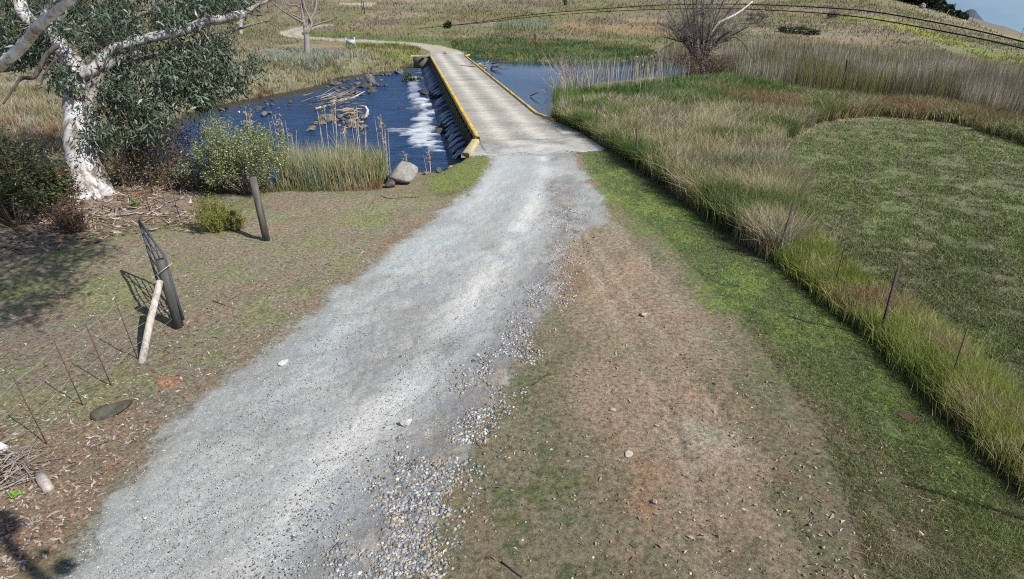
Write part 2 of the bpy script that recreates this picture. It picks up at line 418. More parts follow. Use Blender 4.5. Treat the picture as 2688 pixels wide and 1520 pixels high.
# left: leaf litter under the tree, red soil near the mast
litter = G([(-200, 430), (180, 470), (420, 480), (600, 520), (520, 560), (300, 590), (100, 640), (-300, 700)])
over(pm(litter, .8, .8) * .85, c3(.27, .215, .175))
leftv = G([(-500, 720), (350, 620), (900, 520), (1100, 520), (1120, 540), (870, 760), (600, 980), (380, 1180), (100, 1600), (-900, 1600)])
over(pm(leftv, .5, .5) * .6, c3(.265, .225, .165))
over(pm(G([(-500, 800), (300, 830), (560, 900), (520, 1060), (300, 1240), (-400, 1300)]), .6, .6) * .6, c3(.22, .185, .155))
over(pm(leftv, .5, .5) * sst(.0, .16, n1) * .55, c3(.235, .25, .11))
over(pm(leftv, .5, .5) * sst(.04, .14, n2) * .5, c3(.21, .24, .10))
redl = G([(-400, 1120), (90, 1150), (300, 1060), (420, 1100), (330, 1250), (200, 1420), (60, 1600), (-600, 1600)])
over(pm(redl, .25, .5) * .7, c3(.28, .19, .14))
over(pm(G([(410, 990), (470, 985), (480, 1010), (430, 1030)]), .08, .1), c3(.36, .2, .13))
# green tongue at the near left of the causeway
tong = G([(1285, 405), (1230, 408), (1190, 430), (1110, 470), (1160, 505), (1240, 490), (1285, 440)])
# right side: dirt and thin grass
right = G([(1500, 560), (1640, 560), (1900, 850), (2300, 1250), (2600, 1650), (1000, 1650), (1150, 1350), (1330, 960), (1430, 780)])
over(pm(right, .4, .4) * .9, c3(.215, .185, .125))
over(pm(right, .4, .4) * sst(.0, .12, n2) * .8, c3(.125, .14, .065))
dirt = G([(1470, 560), (1560, 560), (1660, 660), (1790, 800), (1950, 990), (2080, 1200), (2250, 1460), (2320, 1620), (2080, 1620), (1960, 1440), (1860, 1480), (1640, 1430), (1600, 1330),
          (1650, 1240), (1560, 1150), (1490, 1050), (1530, 930), (1480, 800), (1410, 760), (1440, 650)])
over(pm(dirt, .35, .7) * .92, c3(.33, .243, .178))
over(pm(dirt, .35, .7) * sst(.04, .16, n1) * .6, c3(.24, .21, .14))
over(pm(G([(1640, 1240), (1750, 1210), (1800, 1400), (1640, 1420)]), .2, .4) * .8, c3(.32, .20, .13))
over(pm(G([(1450, 700), (1530, 690), (1540, 760), (1440, 790)]), .15, .4) * .8, c3(.25, .17, .11))
rut = 0
for k_, off in enumerate((0, 1)):
    rl = G([(1500 + 36 * off, 600), (1590 + 60 * off, 760), (1680 + 100 * off, 930), (1760 + 150 * off, 1100), (1830 + 210 * off, 1280), (1900 + 280 * off, 1560)])
    rut = rut + np.exp(-(ldist(rl, X + n2 * .15, Y) / .13) ** 2)
over(rut * .5, c3(.36, .285, .22))
over(pm(G([(1800, 1120), (1980, 1150), (1990, 1210), (1850, 1220)]), .2, .5) * .7, c3(.42, .36, .30))
track = G([(1555, 560), (1600, 560), (1700, 680), (1820, 800), (2000, 1000), (2120, 1130), (2090, 1150), (1960, 1010), (1790, 830), (1660, 700)])
over(pm(track, .12, .25) * .75, c3(.31, .25, .19))
verge = G([(1515, 402), (1612, 398), (1760, 500), (2034, 685), (2305, 895), (2500, 1085), (2760, 1330), (2760, 1600), (2420, 1420), (2200, 1150), (2020, 950), (1900, 820), (1740, 640), (1640, 560), (1560, 480)])
over(pm(verge, .35, .35) * .92, c3(.10, .15, .045))
over(pm(verge, .35, .35) * sst(.0, .16, n2) * .8, c3(.19, .235, .07))
over(pm(verge, .35, .35) * sst(.02, .16, -n2) * .35, c3(.15, .125, .08))
vfade = G([(1960, 850), (2250, 1120), (2520, 1360), (2760, 1600), (2500, 1700), (2100, 1500), (1900, 1000)])
over(pm(vfade, .4, .7) * .8, c3(.155, .155, .085))
over(pm(vfade, .4, .7) * sst(.02, .12, -n1 - n2) * .8, c3(.22, .17, .12))
over(pm(tong, .15, .2), c3(.19, .22, .075))
# bank behind the fence: dark line at the foot of the grass
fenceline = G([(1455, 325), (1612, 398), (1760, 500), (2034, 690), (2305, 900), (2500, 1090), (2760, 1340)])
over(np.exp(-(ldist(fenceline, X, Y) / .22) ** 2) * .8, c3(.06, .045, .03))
band = G([(1455, 322), (1612, 396), (1760, 498), (2034, 680), (2305, 880), (2500, 1075), (2760, 1320), (2760, 1190), (2505, 940), (2349, 814), (2192, 690), (2119, 585), (2050, 480), (2025, 370), (2150, 322),
          (2300, 303), (2480, 318), (2760, 390), (2760, 300), (2300, 210), (1800, 200), (1500, 230)])
over(pm(band, .3, .3) * .85, c3(.13, .125, .06))
# mown field on the right
field = G([(2025, 372), (2080, 345), (2170, 318), (2300, 304), (2480, 320), (2900, 430), (2900, 1300), (2688, 1127), (2505, 940), (2349, 814), (2192, 690), (2119, 585), (2060, 490)])
fmsk = pm(field, .25, .25)
over(fmsk, c3(.165, .19, .088))
over(fmsk * sst(.0, .14, n1) * .45, c3(.19, .175, .12))
over(fmsk * sst(.02, .14, -n2) * .6, c3(.08, .105, .035))
rk = np.sin((X * .75 - Y * .45) * 5.0 + n1 * 6)
over(fmsk * sst(.0, 1, rk) * .45, c3(.20, .17, .12))
over(fmsk * sst(.0, .9, -np.sin((X * .75 - Y * .45) * 2.1 + n1 * 9)) * .35, c3(.065, .075, .035))
fb = G([(2025, 380), (2170, 318), (2300, 304), (2480, 320), (2700, 372)])
over(np.exp(-(ldist(fb, X, Y) / .45) ** 2) * .8, c3(.30, .25, .19))
over(np.exp(-(ldist(G([(2060, 490), (2119, 585), (2192, 690)]), X, Y) / .7) ** 2) * .7 * sst(-.1, .1, n2), c3(.24, .22, .17))
# far right slope bands
lime = G([(2170, 45), (2320, 60), (2480, 112), (2560, 150), (2720, 235), (2720, 205), (2560, 118), (2440, 78), (2300, 45)])
over(pm(lime, 1.5, 4) * .9, c3(.25, .27, .075))
over(pm(G([(2640, 130), (2720, 170), (2720, 200), (2610, 130)]), 1.5, 2) * .8, c3(.25, .26, .08))
khaki = G([(2450, 112), (2520, 128), (2720, 215), (2720, 250), (2620, 205), (2520, 155)])
over(pm(khaki, .8, 1.0) * .9, c3(.22, .215, .125))
over(pm(G([(2100, 100), (2400, 128), (2470, 150), (2400, 150), (2100, 115)]), 1, 2) * .8, c3(.27, .19, .09))
over(pm(G([(1450, 58), (1700, 66), (1760, 90), (1500, 88)]), 1, 3) * .75, c3(.27, .2, .12))
# green swards beyond the far abutment
far_g = G([(760, 78), (900, 84), (1000, 90), (1200, 100), (1420, 108), (1640, 125), (1740, 150), (1560, 164), (1300, 155), (1215, 136), (1160, 122), (1080, 112), (900, 100), (760, 96)])
over(pm(far_g, .8, 1.2) * .9, c3(.10, .13, .05))
over(pm(far_g, .8, 1.2) * sst(0, .15, n1) * .7, c3(.17, .19, .06))
over(pm(G([(1000, 122), (1100, 135), (1090, 150), (1000, 140), (950, 130)]), .8, 1) * .9, c3(.17, .20, .06))
# river banks (mud, olive)
rb = np.exp(-(np.clip(-sdist(RIV, X, Y), 0, 99) / np.where(Y < 32, 1.0, 2.0)) ** 2)
over(rb * .7 * (side(X, Y) < WID * .5), c3(.13, .10, .06))
# ---- far lane and gravel
laneL = G([(1185, 150), (1165, 132), (1120, 120), (1060, 113), (960, 108), (880, 104), (800, 99), (765, 92), (765, 84), (800, 73), (850, 66)])
lane_d = ldist(laneL, X, Y)
lane = (lane_d + n2 * .6) < np.where(Y < 74, 2.4, 1.7)
over(lane * .95, c3(.40, .36, .29))
over(lane * np.exp(-(lane_d / .45) ** 2) * .6 * (X < -14), c3(.2, .2, .1))
lane2 = G([(905, 10), (935, 8), (960, 14), (975, 10)])
over(ldist(lane2, X, Y) < 1.6, c3(.42, .37, .3))
roadP = G([(1285, 402), (1287, 430), (1240, 500), (1150, 560), (1010, 665), (870, 785), (710, 905), (600, 1000), (470, 1110), (380, 1210), (250, 1370), (120, 1560), (60, 1680), (980, 1680), (1060, 1520),
           (1150, 1330), (1240, 1120), (1340, 960), (1430, 810), (1460, 720), (1480, 640), (1530, 600), (1600, 590), (1560, 510), (1520, 440), (1505, 400)])
sdr = sdist(roadP, X, Y) + n2 * .55
roadm = sst(-.25, .25, sdr)
over(roadm, c3(.32, .333, .33))
t1 = G([(1330, 410), (1300, 480), (1210, 580), (1080, 700), (900, 870), (760, 1010), (620, 1180), (470, 1380), (300, 1640)])
t2 = G([(1440, 410), (1440, 470), (1400, 560), (1330, 660), (1250, 780), (1130, 920), (1090, 1010), (900, 1190), (760, 1400), (600, 1650)])
over(roadm * np.exp(-(ldist(t1, X, Y) / .80) ** 2) * .85, c3(.45, .475, .47))
over(roadm * np.exp(-(ldist(t2, X, Y) / .45) ** 2) * sst(-.25, .1, n1) * .9, c3(.58, .59, .575))
t3 = G([(1530, 430), (1580, 520), (1620, 580), (1660, 620)])
over(roadm * np.exp(-(ldist(t3, X, Y) / .3) ** 2) * .5, c3(.36, .36, .34))
loose = G([(1470, 480), (1500, 600), (1440, 760), (1400, 850), (1290, 1010), (1190, 1130), (1090, 1300), (1000, 1500), (960, 1650)])
ld = ldist(loose, X, Y)
over(roadm * np.exp(-(ld / .5) ** 2) * .75, c3(.19, .195, .205))
over(sst(-.05, .12, n2) * np.exp(-((ld) / .45) ** 2) * roadm * .5, c3(.34, .25, .16))
over(roadm * sst(.03, .16, -n1) * .5, c3(.25, .255, .25))
over(roadm * sst(.05, .18, n2) * .4, c3(.44, .45, .44))

GI = np.arange(NR * NA).reshape(NR, NA)
j2 = (np.arange(NA) + 1) % NA
Q = np.stack([GI[:-1, :], GI[:-1][:, j2], GI[1:][:, j2], GI[1:, :]], -1).reshape(-1, 4)
fx = X[Q[:, 0]]; fy = Y[Q[:, 0]]; fr = rad[Q[:, 0]]; fa = azd[Q[:, 0]]
lab = np.zeros(len(Q), int)
lab[(fr > 74)] = 1
lab[(sdist(field, fx, fy) > 0)] = 2
lab[lane[Q[:, 0]] | (ldist(lane2, fx, fy) < 1.6)] = 4
lab[sdr[Q[:, 0]] > 0] = 3
TV = np.stack([X, Y, GZ.ravel()], 1)
# small relief: ruts and stones
rel = (fbm(X * 9, Y * 9, 3, 61) - .5) * .03 * (1 - sst(14, 25, rad))
TV[:, 2] += rel - .035 * rut - .05 * roadm * np.exp(-(ldist(t2, X, Y) / .3) ** 2) - .02 * roadm * np.exp(-(ldist(t1, X, Y) / .5) ** 2)
for k, (nm, m_) in enumerate([('ground', M_ground), ('hillside', M_hill), ('mown_field', M_ground), ('gravel_road', M_gravel), ('dirt_lane', M_gravel)]):
    q = Q[lab == k]
    u, inv = np.unique(q, return_inverse=True)
    o = mk(nm, TV[u], [inv.reshape(-1, 4)], m_, None, C[u], smooth=True)
    tag(o, kind='structure')
centre = TV[:NA]
mk('ground', np.vstack([centre, [0, 0, 0]]), [np.stack([np.arange(NA), j2, np.full(NA, NA)], 1)], M_ground, None, C[:NA + 1])['kind'] = 'structure'

# distant blue hill and long ridge (outside the near slope)
def ridge(name, pts, r0, r1, col, matl, drop=60):
    a = []; 
    for (px, py) in pts:
        d = ray(px, py); hz_ = math.hypot(d[0], d[1]); a.append((math.atan2(d[0], d[1]), d[2] / hz_))
    a = np.array(a); n = 90; t = np.linspace(a[0, 0], a[-1, 0], n); e = np.interp(t, a[:, 0], a[:, 1])
    rows = []; K = 22
    for k in range(K):
        s = k / (K - 1); r = r0 + (r1 - r0) * s
        prof = math.sin(min(s * 1.0, .5) * math.pi) if s <= .5 else math.cos((s - .5) * math.pi)
        rm = (r0 + r1) / 2
        top = H + rm * e
        base = H - r * math.tan(math.radians(3.6)) - drop * 0
        z = base + (top - base) * prof ** 1.1
        z = z + (fbm(np.sin(t) * r / 60, np.full(n, s * 7), 3, 71) - .5) * (r1 - r0) * .05 * prof * (1 - prof) * 2
        rows.append(np.stack([np.sin(t) * r, np.cos(t) * r, z], 1))
    V = np.concatenate(rows); I = np.arange(K * n).reshape(K, n)
    F_ = np.stack([I[:-1, :-1], I[:-1, 1:], I[1:, 1:], I[1:, :-1]], -1).reshape(-1, 4)
    o = mk(name, V, [F_], matl, None, np.broadcast_to(c3(*col), V.shape), True); tag(o, kind='structure'); return o
ridge('mountain', [(2500, 60), (2520, 42), (2529, 33), (2540, 26), (2548, 24), (2558, 25), (2566, 34), (2580, 52), (2596, 66), (2610, 80)], 2300, 3300, (.055, .07, .10), M_hill)
ridge('distant_hill', [(2462, 12), (2480, 19), (2500, 24), (2525, 33), (2545, 44), (2580, 54), (2600, 61), (2620, 66), (2640, 70), (2665, 80), (2700, 94), (2800, 130)], 1100, 1700, (.15, .135, .115), M_hill)
for o in bpy.data.objects:
    if o.name == 'distant_hill': o.name = 'hill'

# ------------------------------------------------------------------ water
def water(name, poly, z, mt, sidefn, grow, foamfn, amp):
    s_ = sdist(poly, X, Y)
    ok = (s_ > -grow) & sidefn(X, Y)
    q = Q[ok[Q].all(1)]; u, inv = np.unique(q, return_inverse=True)
    V = TV[u].copy(); V[:, 2] = z + amp * (fbm(V[:, 0] * .9, V[:, 1] * 2.2, 4, 81) - .5)
    f = foamfn(V[:, 0], V[:, 1]); shal = sst(2.6, -.2, sdist(poly, V[:, 0], V[:, 1]) + 1.6 * (fbm(V[:, 0] * .8, V[:, 1] * .8, 3, 87) - .5)) * (side(V[:, 0], V[:, 1]) < -1.5); c = np.stack([f, shal, f * 0], 1)
    V[:, 2] += f * .12
    o = mk(name, V, [inv.reshape(-1, 4)], mt, None, c, True); tag(o, kind='structure'); return o
FO = [([(1066, 200), (1104, 200), (1112, 262), (1076, 268)], .72), ([(1095, 262), (1122, 262), (1140, 330), (1150, 400), (1110, 395), (1062, 360), (1090, 310)], .95),
      ([(1045, 338), (1110, 330), (1120, 350), (1070, 352)], .7), ([(1080, 182), (1130, 172), (1140, 190), (1090, 196)], .5), ([(1128, 200), (1165, 260), (1205, 350), (1170, 380), (1140, 330), (1120, 240)], .46), ([(1020, 338), (1100, 332), (1110, 352), (1050, 356)], .62), ([(1060, 275), (1110, 268), (1120, 300), (1075, 300)], .6)]
FOP = [(P0(p, WL), s_) for p, s_ in FO]
def foam(x, y):
    f = np.zeros(len(x)); nn = fbm(x * 1.2, y * 2.4, 3, 83) - .5
    for p, s_ in FOP: f = np.maximum(f, s_ * sst(-.7, .5, sdist(p, x, y) + nn * 1.8))
    return f * (.7 + .6 * fbm(x * .8, y * 3, 3, 85))
water('river', RIV, WL, M_river, lambda x, y: side(x, y) < .12, 2.2, foam, .10)
water('pond', POND, WR, M_pond, lambda x, y: side(x, y) > WID - .15, 1.4, lambda x, y: np.zeros(len(x)), .0)

# ------------------------------------------------------------------ the causeway
BR = root('causeway_bridge', tuple(at(1250, 370)), 'low pale concrete causeway bridge with worn yellow kerbs crossing the river', 'bridge')
O = np.array(BR.location)
Ld = np.array([-BN[1], BN[0]])
LB = np.linalg.norm(at(1128, 150)[:2] - LINE0)
def bp(s, t, z=0): return np.array([LINE0[0] + Ld[0] * s + BN[0] * t, LINE0[1] + Ld[1] * s + BN[1] * t, z])
ns, ntt = 260, 40
ss = np.linspace(-.2, LB + 3.2, ns); tt = np.linspace(0, WID, ntt)
SS, TT = np.meshgrid(ss, tt, indexing='ij')
V = np.stack([LINE0[0] + Ld[0] * SS + BN[0] * TT, LINE0[1] + Ld[1] * SS + BN[1] * TT, .02 + 0 * SS + .03 * sst(LB, LB + 4, SS)], -1).reshape(-1, 3)
v = TT.ravel() / WID; s_ = SS.ravel()
base = c3(.315, .30, .262)[None] * np.ones((len(v), 1))
tr = np.exp(-((v - .30) / .10) ** 2) + np.exp(-((v - .70) / .11) ** 2)
base = base * (1 + .62 * tr[:, None])
st = .5 * fbm(s_ * 1.6, v * 2.0, 4, 91) + .5 * fbm(s_ * 5.0, v * 5.0, 3, 92) - .5
base = base * (1 + np.clip(st * 1.0, -.3, .22))[:, None]
ln = np.where((np.abs((s_ % 5.2) - 2.6) < .10), .92, 1.0); base = base * ln[:, None]
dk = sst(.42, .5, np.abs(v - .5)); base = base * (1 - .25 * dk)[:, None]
I = np.arange(ns * ntt).reshape(ns, ntt)
Fd = np.stack([I[:-1, :-1], I[1:, :-1], I[1:, 1:], I[:-1, 1:]], -1).reshape(-1, 4)
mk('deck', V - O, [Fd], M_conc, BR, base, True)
# apron slab
AP = [at(1225, 412), at(1251, 371), bp(-.25, 0), bp(-.25, WID * .5), bp(-.25 + 0, WID), at(1420, 307), at(1458, 320), at(1522, 348), at(1590, 392), at(1550, 402), at(1480, 396), at(1420, 409), at(1370, 400), at(1300, 411), at(1262, 408)]
APp = [at(1225, 412), at(1251, 371), at(1420, 307), at(1458, 320), at(1522, 348), at(1590, 392), at(1550, 402), at(1480, 396), at(1420, 409), at(1370, 400), at(1300, 411), at(1262, 408)]
# gridded apron (so its colour can vary)
lo = np.min([p[:2] for p in APp], 0); hi = np.max([p[:2] for p in APp], 0)
gx = np.linspace(lo[0], hi[0], 110); gy = np.linspace(lo[1], hi[1], 130); AX, AY = np.meshgrid(gx, gy, indexing='ij')
sdA = sdist(APp, AX, AY)
tA = (side(AX, AY)); 
okA = (sdA > -.03) & ~((AX - LINE0[0]) * Ld[0] + (AY - LINE0[1]) * Ld[1] > -.15) | ((sdA > -.03) & (tA > WID - .02))
I = np.arange(AX.size).reshape(AX.shape)
Fq = np.stack([I[:-1, :-1], I[1:, :-1], I[1:, 1:], I[:-1, 1:]], -1).reshape(-1, 4)
Fq = Fq[okA.ravel()[Fq].all(1)]
VA = np.stack([AX.ravel(), AY.ravel(), np.full(AX.size, .016)], 1)
ca = c3(.33, .318, .29)[None] * (1 + 1.3 * (fbm(VA[:, 0] * 1.5, VA[:, 1] * 1.5, 4, 93) - .5))[:, None]
cen = at(1400, 385); ca = ca * (1 + .35 * np.exp(-((VA[:, 0] - cen[0]) ** 2 / 1.6 + (VA[:, 1] - cen[1]) ** 2 / 2.5)))[:, None]
jl = [at(1262, 372), at(1350, 362), at(1470, 345), at(1520, 338)]
ca = ca * (1 - .45 * np.exp(-(ldist(jl, VA[:, 0], VA[:, 1]) / .05) ** 2))[:, None]
jl = [at(1256, 372), at(1268, 390), at(1278, 402)]
ca = ca * (1 - .6 * np.exp(-(ldist(jl, VA[:, 0], VA[:, 1]) / .05) ** 2))[:, None]
edge = ldist([at(1262, 408), at(1300, 411), at(1370, 400), at(1420, 409), at(1480, 396), at(1550, 402)], VA[:, 0], VA[:, 1]); me_ = sst(.9, 0, edge + (fbm(VA[:, 0] * 4, VA[:, 1] * 4, 3, 99) - .5) * 1.2)[:, None]; ca = ca * (1 - me_) + c3(.42, .43, .42) * me_
u, inv = np.unique(Fq, return_inverse=True)
mk('apron', VA[u] - O, [inv.reshape(-1, 4)], M_conc, BR, ca[u], True)
# body
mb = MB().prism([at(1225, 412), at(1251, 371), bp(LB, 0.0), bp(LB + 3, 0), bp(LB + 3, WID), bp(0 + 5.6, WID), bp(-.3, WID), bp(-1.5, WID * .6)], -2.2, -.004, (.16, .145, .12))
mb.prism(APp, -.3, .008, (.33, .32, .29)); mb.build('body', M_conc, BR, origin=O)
def kerb(name, pts, wdt, h, z0, col):
    mb = MB(); L = [np.array(p[:2]) for p in pts]; out = []
    for a, b in zip(L[:-1], L[1:]):
        n = max(2, int(np.linalg.norm(b - a) / .35)); out += [a + (b - a) * k / n for k in range(n)]
    out.append(L[-1]); out = np.array(out); T = np.gradient(out, axis=0); T /= np.linalg.norm(T, axis=1)[:, None]
    N = np.stack([T[:, 1], -T[:, 0]], 1); n = len(out)
    wv = wdt * (1 + .10 * (R.random(n) - .5)); hv = h * (1 + .10 * (R.random(n) - .5)); j = (R.random((n, 1)) - .5) * .02
    prof = [(-.5, 0), (-.5, .82), (-.36, 1), (.36, 1), (.5, .82), (.5, 0)]; V = []
    for (a, c) in prof:
        V.append(np.column_stack([out + N * (a * wv)[:, None] + j, z0 + c * hv]))
    V = np.stack(V, 1).reshape(-1, 3); k = len(prof)
    Fk = [(i * k + m, i * k + m + 1, (i + 1) * k + m + 1, (i + 1) * k + m) for i in range(n - 1) for m in range(k - 1)]
    Fk += [(0, 1, 2, 5), (2, 3, 4, 5)] + [((n - 1) * k + 5, (n - 1) * k + 2, (n - 1) * k + 1, (n - 1) * k), ((n - 1) * k + 5, (n - 1) * k + 4, (n - 1) * k + 3, (n - 1) * k + 2)]
    cc = np.array(col)[None] * (1 + .9 * (fbm(V[:, 0] * 3, V[:, 1] * 3, 3, 95) - .5))[:, None]
    wear = sst(.54, .66, fbm(V[:, 0] * 4, V[:, 1] * 4, 3, 97))[:, None]; cc = cc * (1 - wear) + c3(.33, .31, .27) * wear
    mb.add(V, Fk, None, cc); return mb.build(name, M_paint, BR, origin=O)
YL = (.62, .40, .055)
tag(kerb('kerb', [bp(-.1, .06), bp(LB, .06)], .19, .18, .0, YL), 'yellow kerb above the falling water')
tag(kerb('kerb', [at(1222, 414), at(1248, 376)], .30, .16, .0, (.50, .40, .20)), 'faded kerb on the near wing wall')
tag(kerb('kerb', [at(1080, 149), bp(LB, .1)], .22, .14, .02, (.46, .42, .30)), 'pale kerb on the far wing wall')
tag(kerb('kerb', [bp(LB + 1.8, WID + .6), bp(LB + .6, WID - .02), bp(5.75, WID - .06), at(1456, 319)], .15, .11, .0, (.58, .40, .09)), 'low yellow kerb beside the pond')
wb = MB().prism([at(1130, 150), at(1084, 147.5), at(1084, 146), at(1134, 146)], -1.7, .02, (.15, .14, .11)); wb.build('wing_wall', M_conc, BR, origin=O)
Mrot = np.array([[BN[0], Ld[0], 0], [BN[1], Ld[1], 0], [0, 0, 1]])
nrib = 36
for k in range(nrib):
    s0 = .6 + k * (LB - 1.0) / nrib
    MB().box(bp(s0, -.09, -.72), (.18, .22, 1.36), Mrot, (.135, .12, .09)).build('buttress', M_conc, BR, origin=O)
# spouts of water between the buttresses
sp = MB()
for k in range(nrib):
    s0 = .6 + (k + .5) * (LB - 1.0) / nrib; n = 9
    if R.random() < .08: continue
    for i, j0 in enumerate(np.linspace(-.26, .26, 5)[:-1]):
        t = np.linspace(0, 1, n); ws = .13
        xs = -.02 - t * (.75 + .2 * R.random()); zs = -.78 - .50 * t ** 2.0 + .05 * (R.random(n) - .5)
        a = np.array([bp(s0 + j0, x, z) for x, z in zip(xs, zs)]); b = np.array([bp(s0 + j0 + ws, x, z + .03) for x, z in zip(xs, zs)])
        V = np.concatenate([a, b]); Fk = [(m, m + 1, n + m + 1, n + m) for m in range(n - 1)]
        cc = mixc((.10, .17, .30), (.62, .68, .78), np.clip(np.tile(t, 2) ** 1.5 * (.3 + .9 * R.random()), 0, 1))
        sp.add(V, Fk, None, cc)
o = sp.build('falling_water', M_foam, smooth=True); tag(o, kind='stuff', label='small spouts of water pouring from the causeway wall')

# ------------------------------------------------------------------ helpers that need the ground
def gcol(x, y):
    r = np.hypot(x, y); a = np.degrees(np.arctan2(x, y))
    i = np.clip(np.searchsorted(rr, r), 0, NR - 1); j = np.clip(np.searchsorted(az, a), 0, NA - 1)
    return C[i * NA + j]
def tz(x, y): return float(terr(np.array([x]), np.array([y]))[0])
def gpt(px, py):
    p = gp(px, py); return np.array([p[0], p[1], tz(p[0], p[1])])
def dry(x, y, m=.0):
    """not in water, not on the slab or the gravel"""
    return (sdist(RIV, x, y) < -.1 - m) & (sdist(POND, x, y) < -.05 - m) & (sdist(DECK, x, y) < -.05) & (sdist(roadP, x, y) + (fbm(x*1.7, y*1.7, 4, 43) - .5) * .55 < 0) & (ldist(laneL, x, y) > 1.7)
def roots(xy): return np.column_stack([xy, terr(xy[:, 0], xy[:, 1]) - .02])
def dep(P): return np.clip(P[:, 1] * cP - (P[:, 2] - H) * sP, 3, None)
PALE = c3(.40, .35, .22); GRN = c3(.10, .16, .04); OLIVE = c3(.20, .215, .07); BRN = c3(.24, .15, .08); GREY = c3(.36, .355, .29); SAGE = c3(.20, .25, .16)
def pal(n, cs, ws, x, y, sc=.35, seed=3, jit=.25):
    """mix of colours in patches"""
    ws = np.array(ws) / sum(ws); cum = np.cumsum(ws); u = fbm(x * sc, y * sc, 3, seed); u = np.clip((u - .5) * 2.2 + .5, 0, 1)
    u = np.clip(u + (R.random(n) - .5) * .45, 0, .999); k = np.searchsorted(cum, u)
    c = np.array(cs)[np.clip(k, 0, len(cs) - 1)]
    return c * (1 + jit * (R.random((n, 1)) - .5) * 2)
WIND = np.array([.12, .05])
def grassfield(poly_px, n, hr, cs, ws, lean=.35, wk=1.0, sc=.35, seed=3, surf=None, keep=None, plan=None, wmin=.006, tuft=0, hpatch=.5, tsig=.07):
    xy = scatter_px(poly_px, n) if plan is None else scatter(plan, n)
    if tuft:
        ti = R.integers(0, max(1, len(xy) // tuft), len(xy)); xy = xy[ti] + R.normal(0, tsig, (len(xy), 2))
    ok = dry(xy[:, 0], xy[:, 1]) if keep is None else keep(xy[:, 0], xy[:, 1])
    xy = xy[ok]; P = roots(xy); n = len(P); d = dep(P)
    hv = (hr[0] + (hr[1] - hr[0]) * R.random(n)) * (1 - hpatch / 2 + hpatch * fbm(xy[:, 0] * .6, xy[:, 1] * .6, 3, seed + 50))
    wd = np.maximum(wmin, .00075 * d) * wk * (.7 + .6 * R.random(n))
    if tuft: tl = ti[ok]; ln0 = np.random.default_rng(seed).normal(0, lean, (int(ti.max()) + 1, 2))[tl]
    else: ln0 = 0
    ln = R.normal(0, lean * (.7 if tuft else 1), (n, 2)) + ln0 * .7 + WIND * lean * 2 + (np.stack([fbm(xy[:, 0] * .5, xy[:, 1] * .5, 2, seed + 60), fbm(xy[:, 0] * .5, xy[:, 1] * .5, 2, seed + 70)], 1) - .5) * lean * 2.5
    c = pal(n, cs, ws, xy[:, 0], xy[:, 1], sc, seed)
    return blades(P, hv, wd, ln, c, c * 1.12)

# ------------------------------------------------------------------ grasses
# tall rough grass between the fence and the mown field
gA = [(1455, 325), (1612, 400), (1760, 502), (2034, 690), (2305, 902), (2500, 1092), (2760, 1345), (2760, 1190), (2505, 940), (2349, 814), (2192, 690), (2100, 560), (2060, 480), (2035, 380),
      (2150, 326), (1950, 305), (1700, 285), (1500, 275), (1470, 290)]
gplan = G(gA)
lo_ = [(2000, 640), (2034, 690), (2305, 902), (2500, 1092), (2760, 1345), (2760, 1190), (2505, 940), (2349, 814), (2192, 690), (2119, 600)]
up_ = [(1455, 322), (1612, 398), (1760, 500), (2034, 688), (2110, 620), (2085, 530), (2060, 470), (2035, 380), (2150, 322), (2300, 300), (1900, 290), (1700, 282), (1560, 280), (1475, 290)]
LIMEG = c3(.27, .29, .075)
parts = [grassfield(up_, 70000, (.55, 1.05), [GRN, OLIVE, PALE, c3(.47, .41, .27), BRN * 1.2, SAGE], [1.5, 1.6, 2.2, 2.0, .8, .7], .40, 1.5, .45, 3, tuft=11, tsig=.11),
         grassfield(lo_, 50000, (.16, .50), [c3(.12, .19, .05), c3(.19, .25, .06), LIMEG, c3(.36, .37, .13), PALE, BRN], [1.4, 2.2, 2.4, 1.2, .9, .4], .34, 1.4, .9, 5, tuft=7, tsig=.10)]
hi_ = grassfield(up_, 2000, (.9, 1.35), [c3(.50, .45, .31), c3(.38, .30, .19), PALE], [2, 1, 1], .45, .8, .5, 33, hpatch=.2)
parts.append(hi_)
parts.append(grassfield([(1470, 335), (1540, 352), (1620, 400), (1760, 500), (1740, 470), (1600, 370), (1480, 305)], 9000, (.5, .95), [GRN, OLIVE, PALE, c3(.13, .2, .06)], [2, 1.4, 1, 1.2], .5, 1.3, .6, 35, tuft=8))
grass_obj('tall_grass', parts, M_grass, kind='stuff', label='tall straw and green grass leaning behind the right fence')
parts = [grassfield([(1468, 262), (1540, 246), (1640, 236), (1740, 222), (1850, 208), (2000, 215), (2100, 260), (1900, 292), (1700, 300), (1560, 300), (1470, 320), (1452, 318)], 26000, (.4, .85), [GRN, c3(.14, .22, .08), OLIVE, SAGE], [2, 2, 1.4, .8], .4, 1.5, .5, 7, tuft=12, tsig=.12),
         grassfield([(1850, 240), (2688, 300), (2760, 400), (2500, 322), (2300, 306), (2150, 322), (2030, 362), (1960, 320)], 26000, (.45, .9), [BRN * 1.1, c3(.30, .22, .13), OLIVE, PALE, GRN], [2, 1.5, 1.3, 1.0, .8], .45, 1.5, .3, 9, tuft=12, tsig=.14)]
grass_obj('meadow_grass', parts, M_grass, kind='stuff', label='green and brown meadow grass between the pond and the mown field')
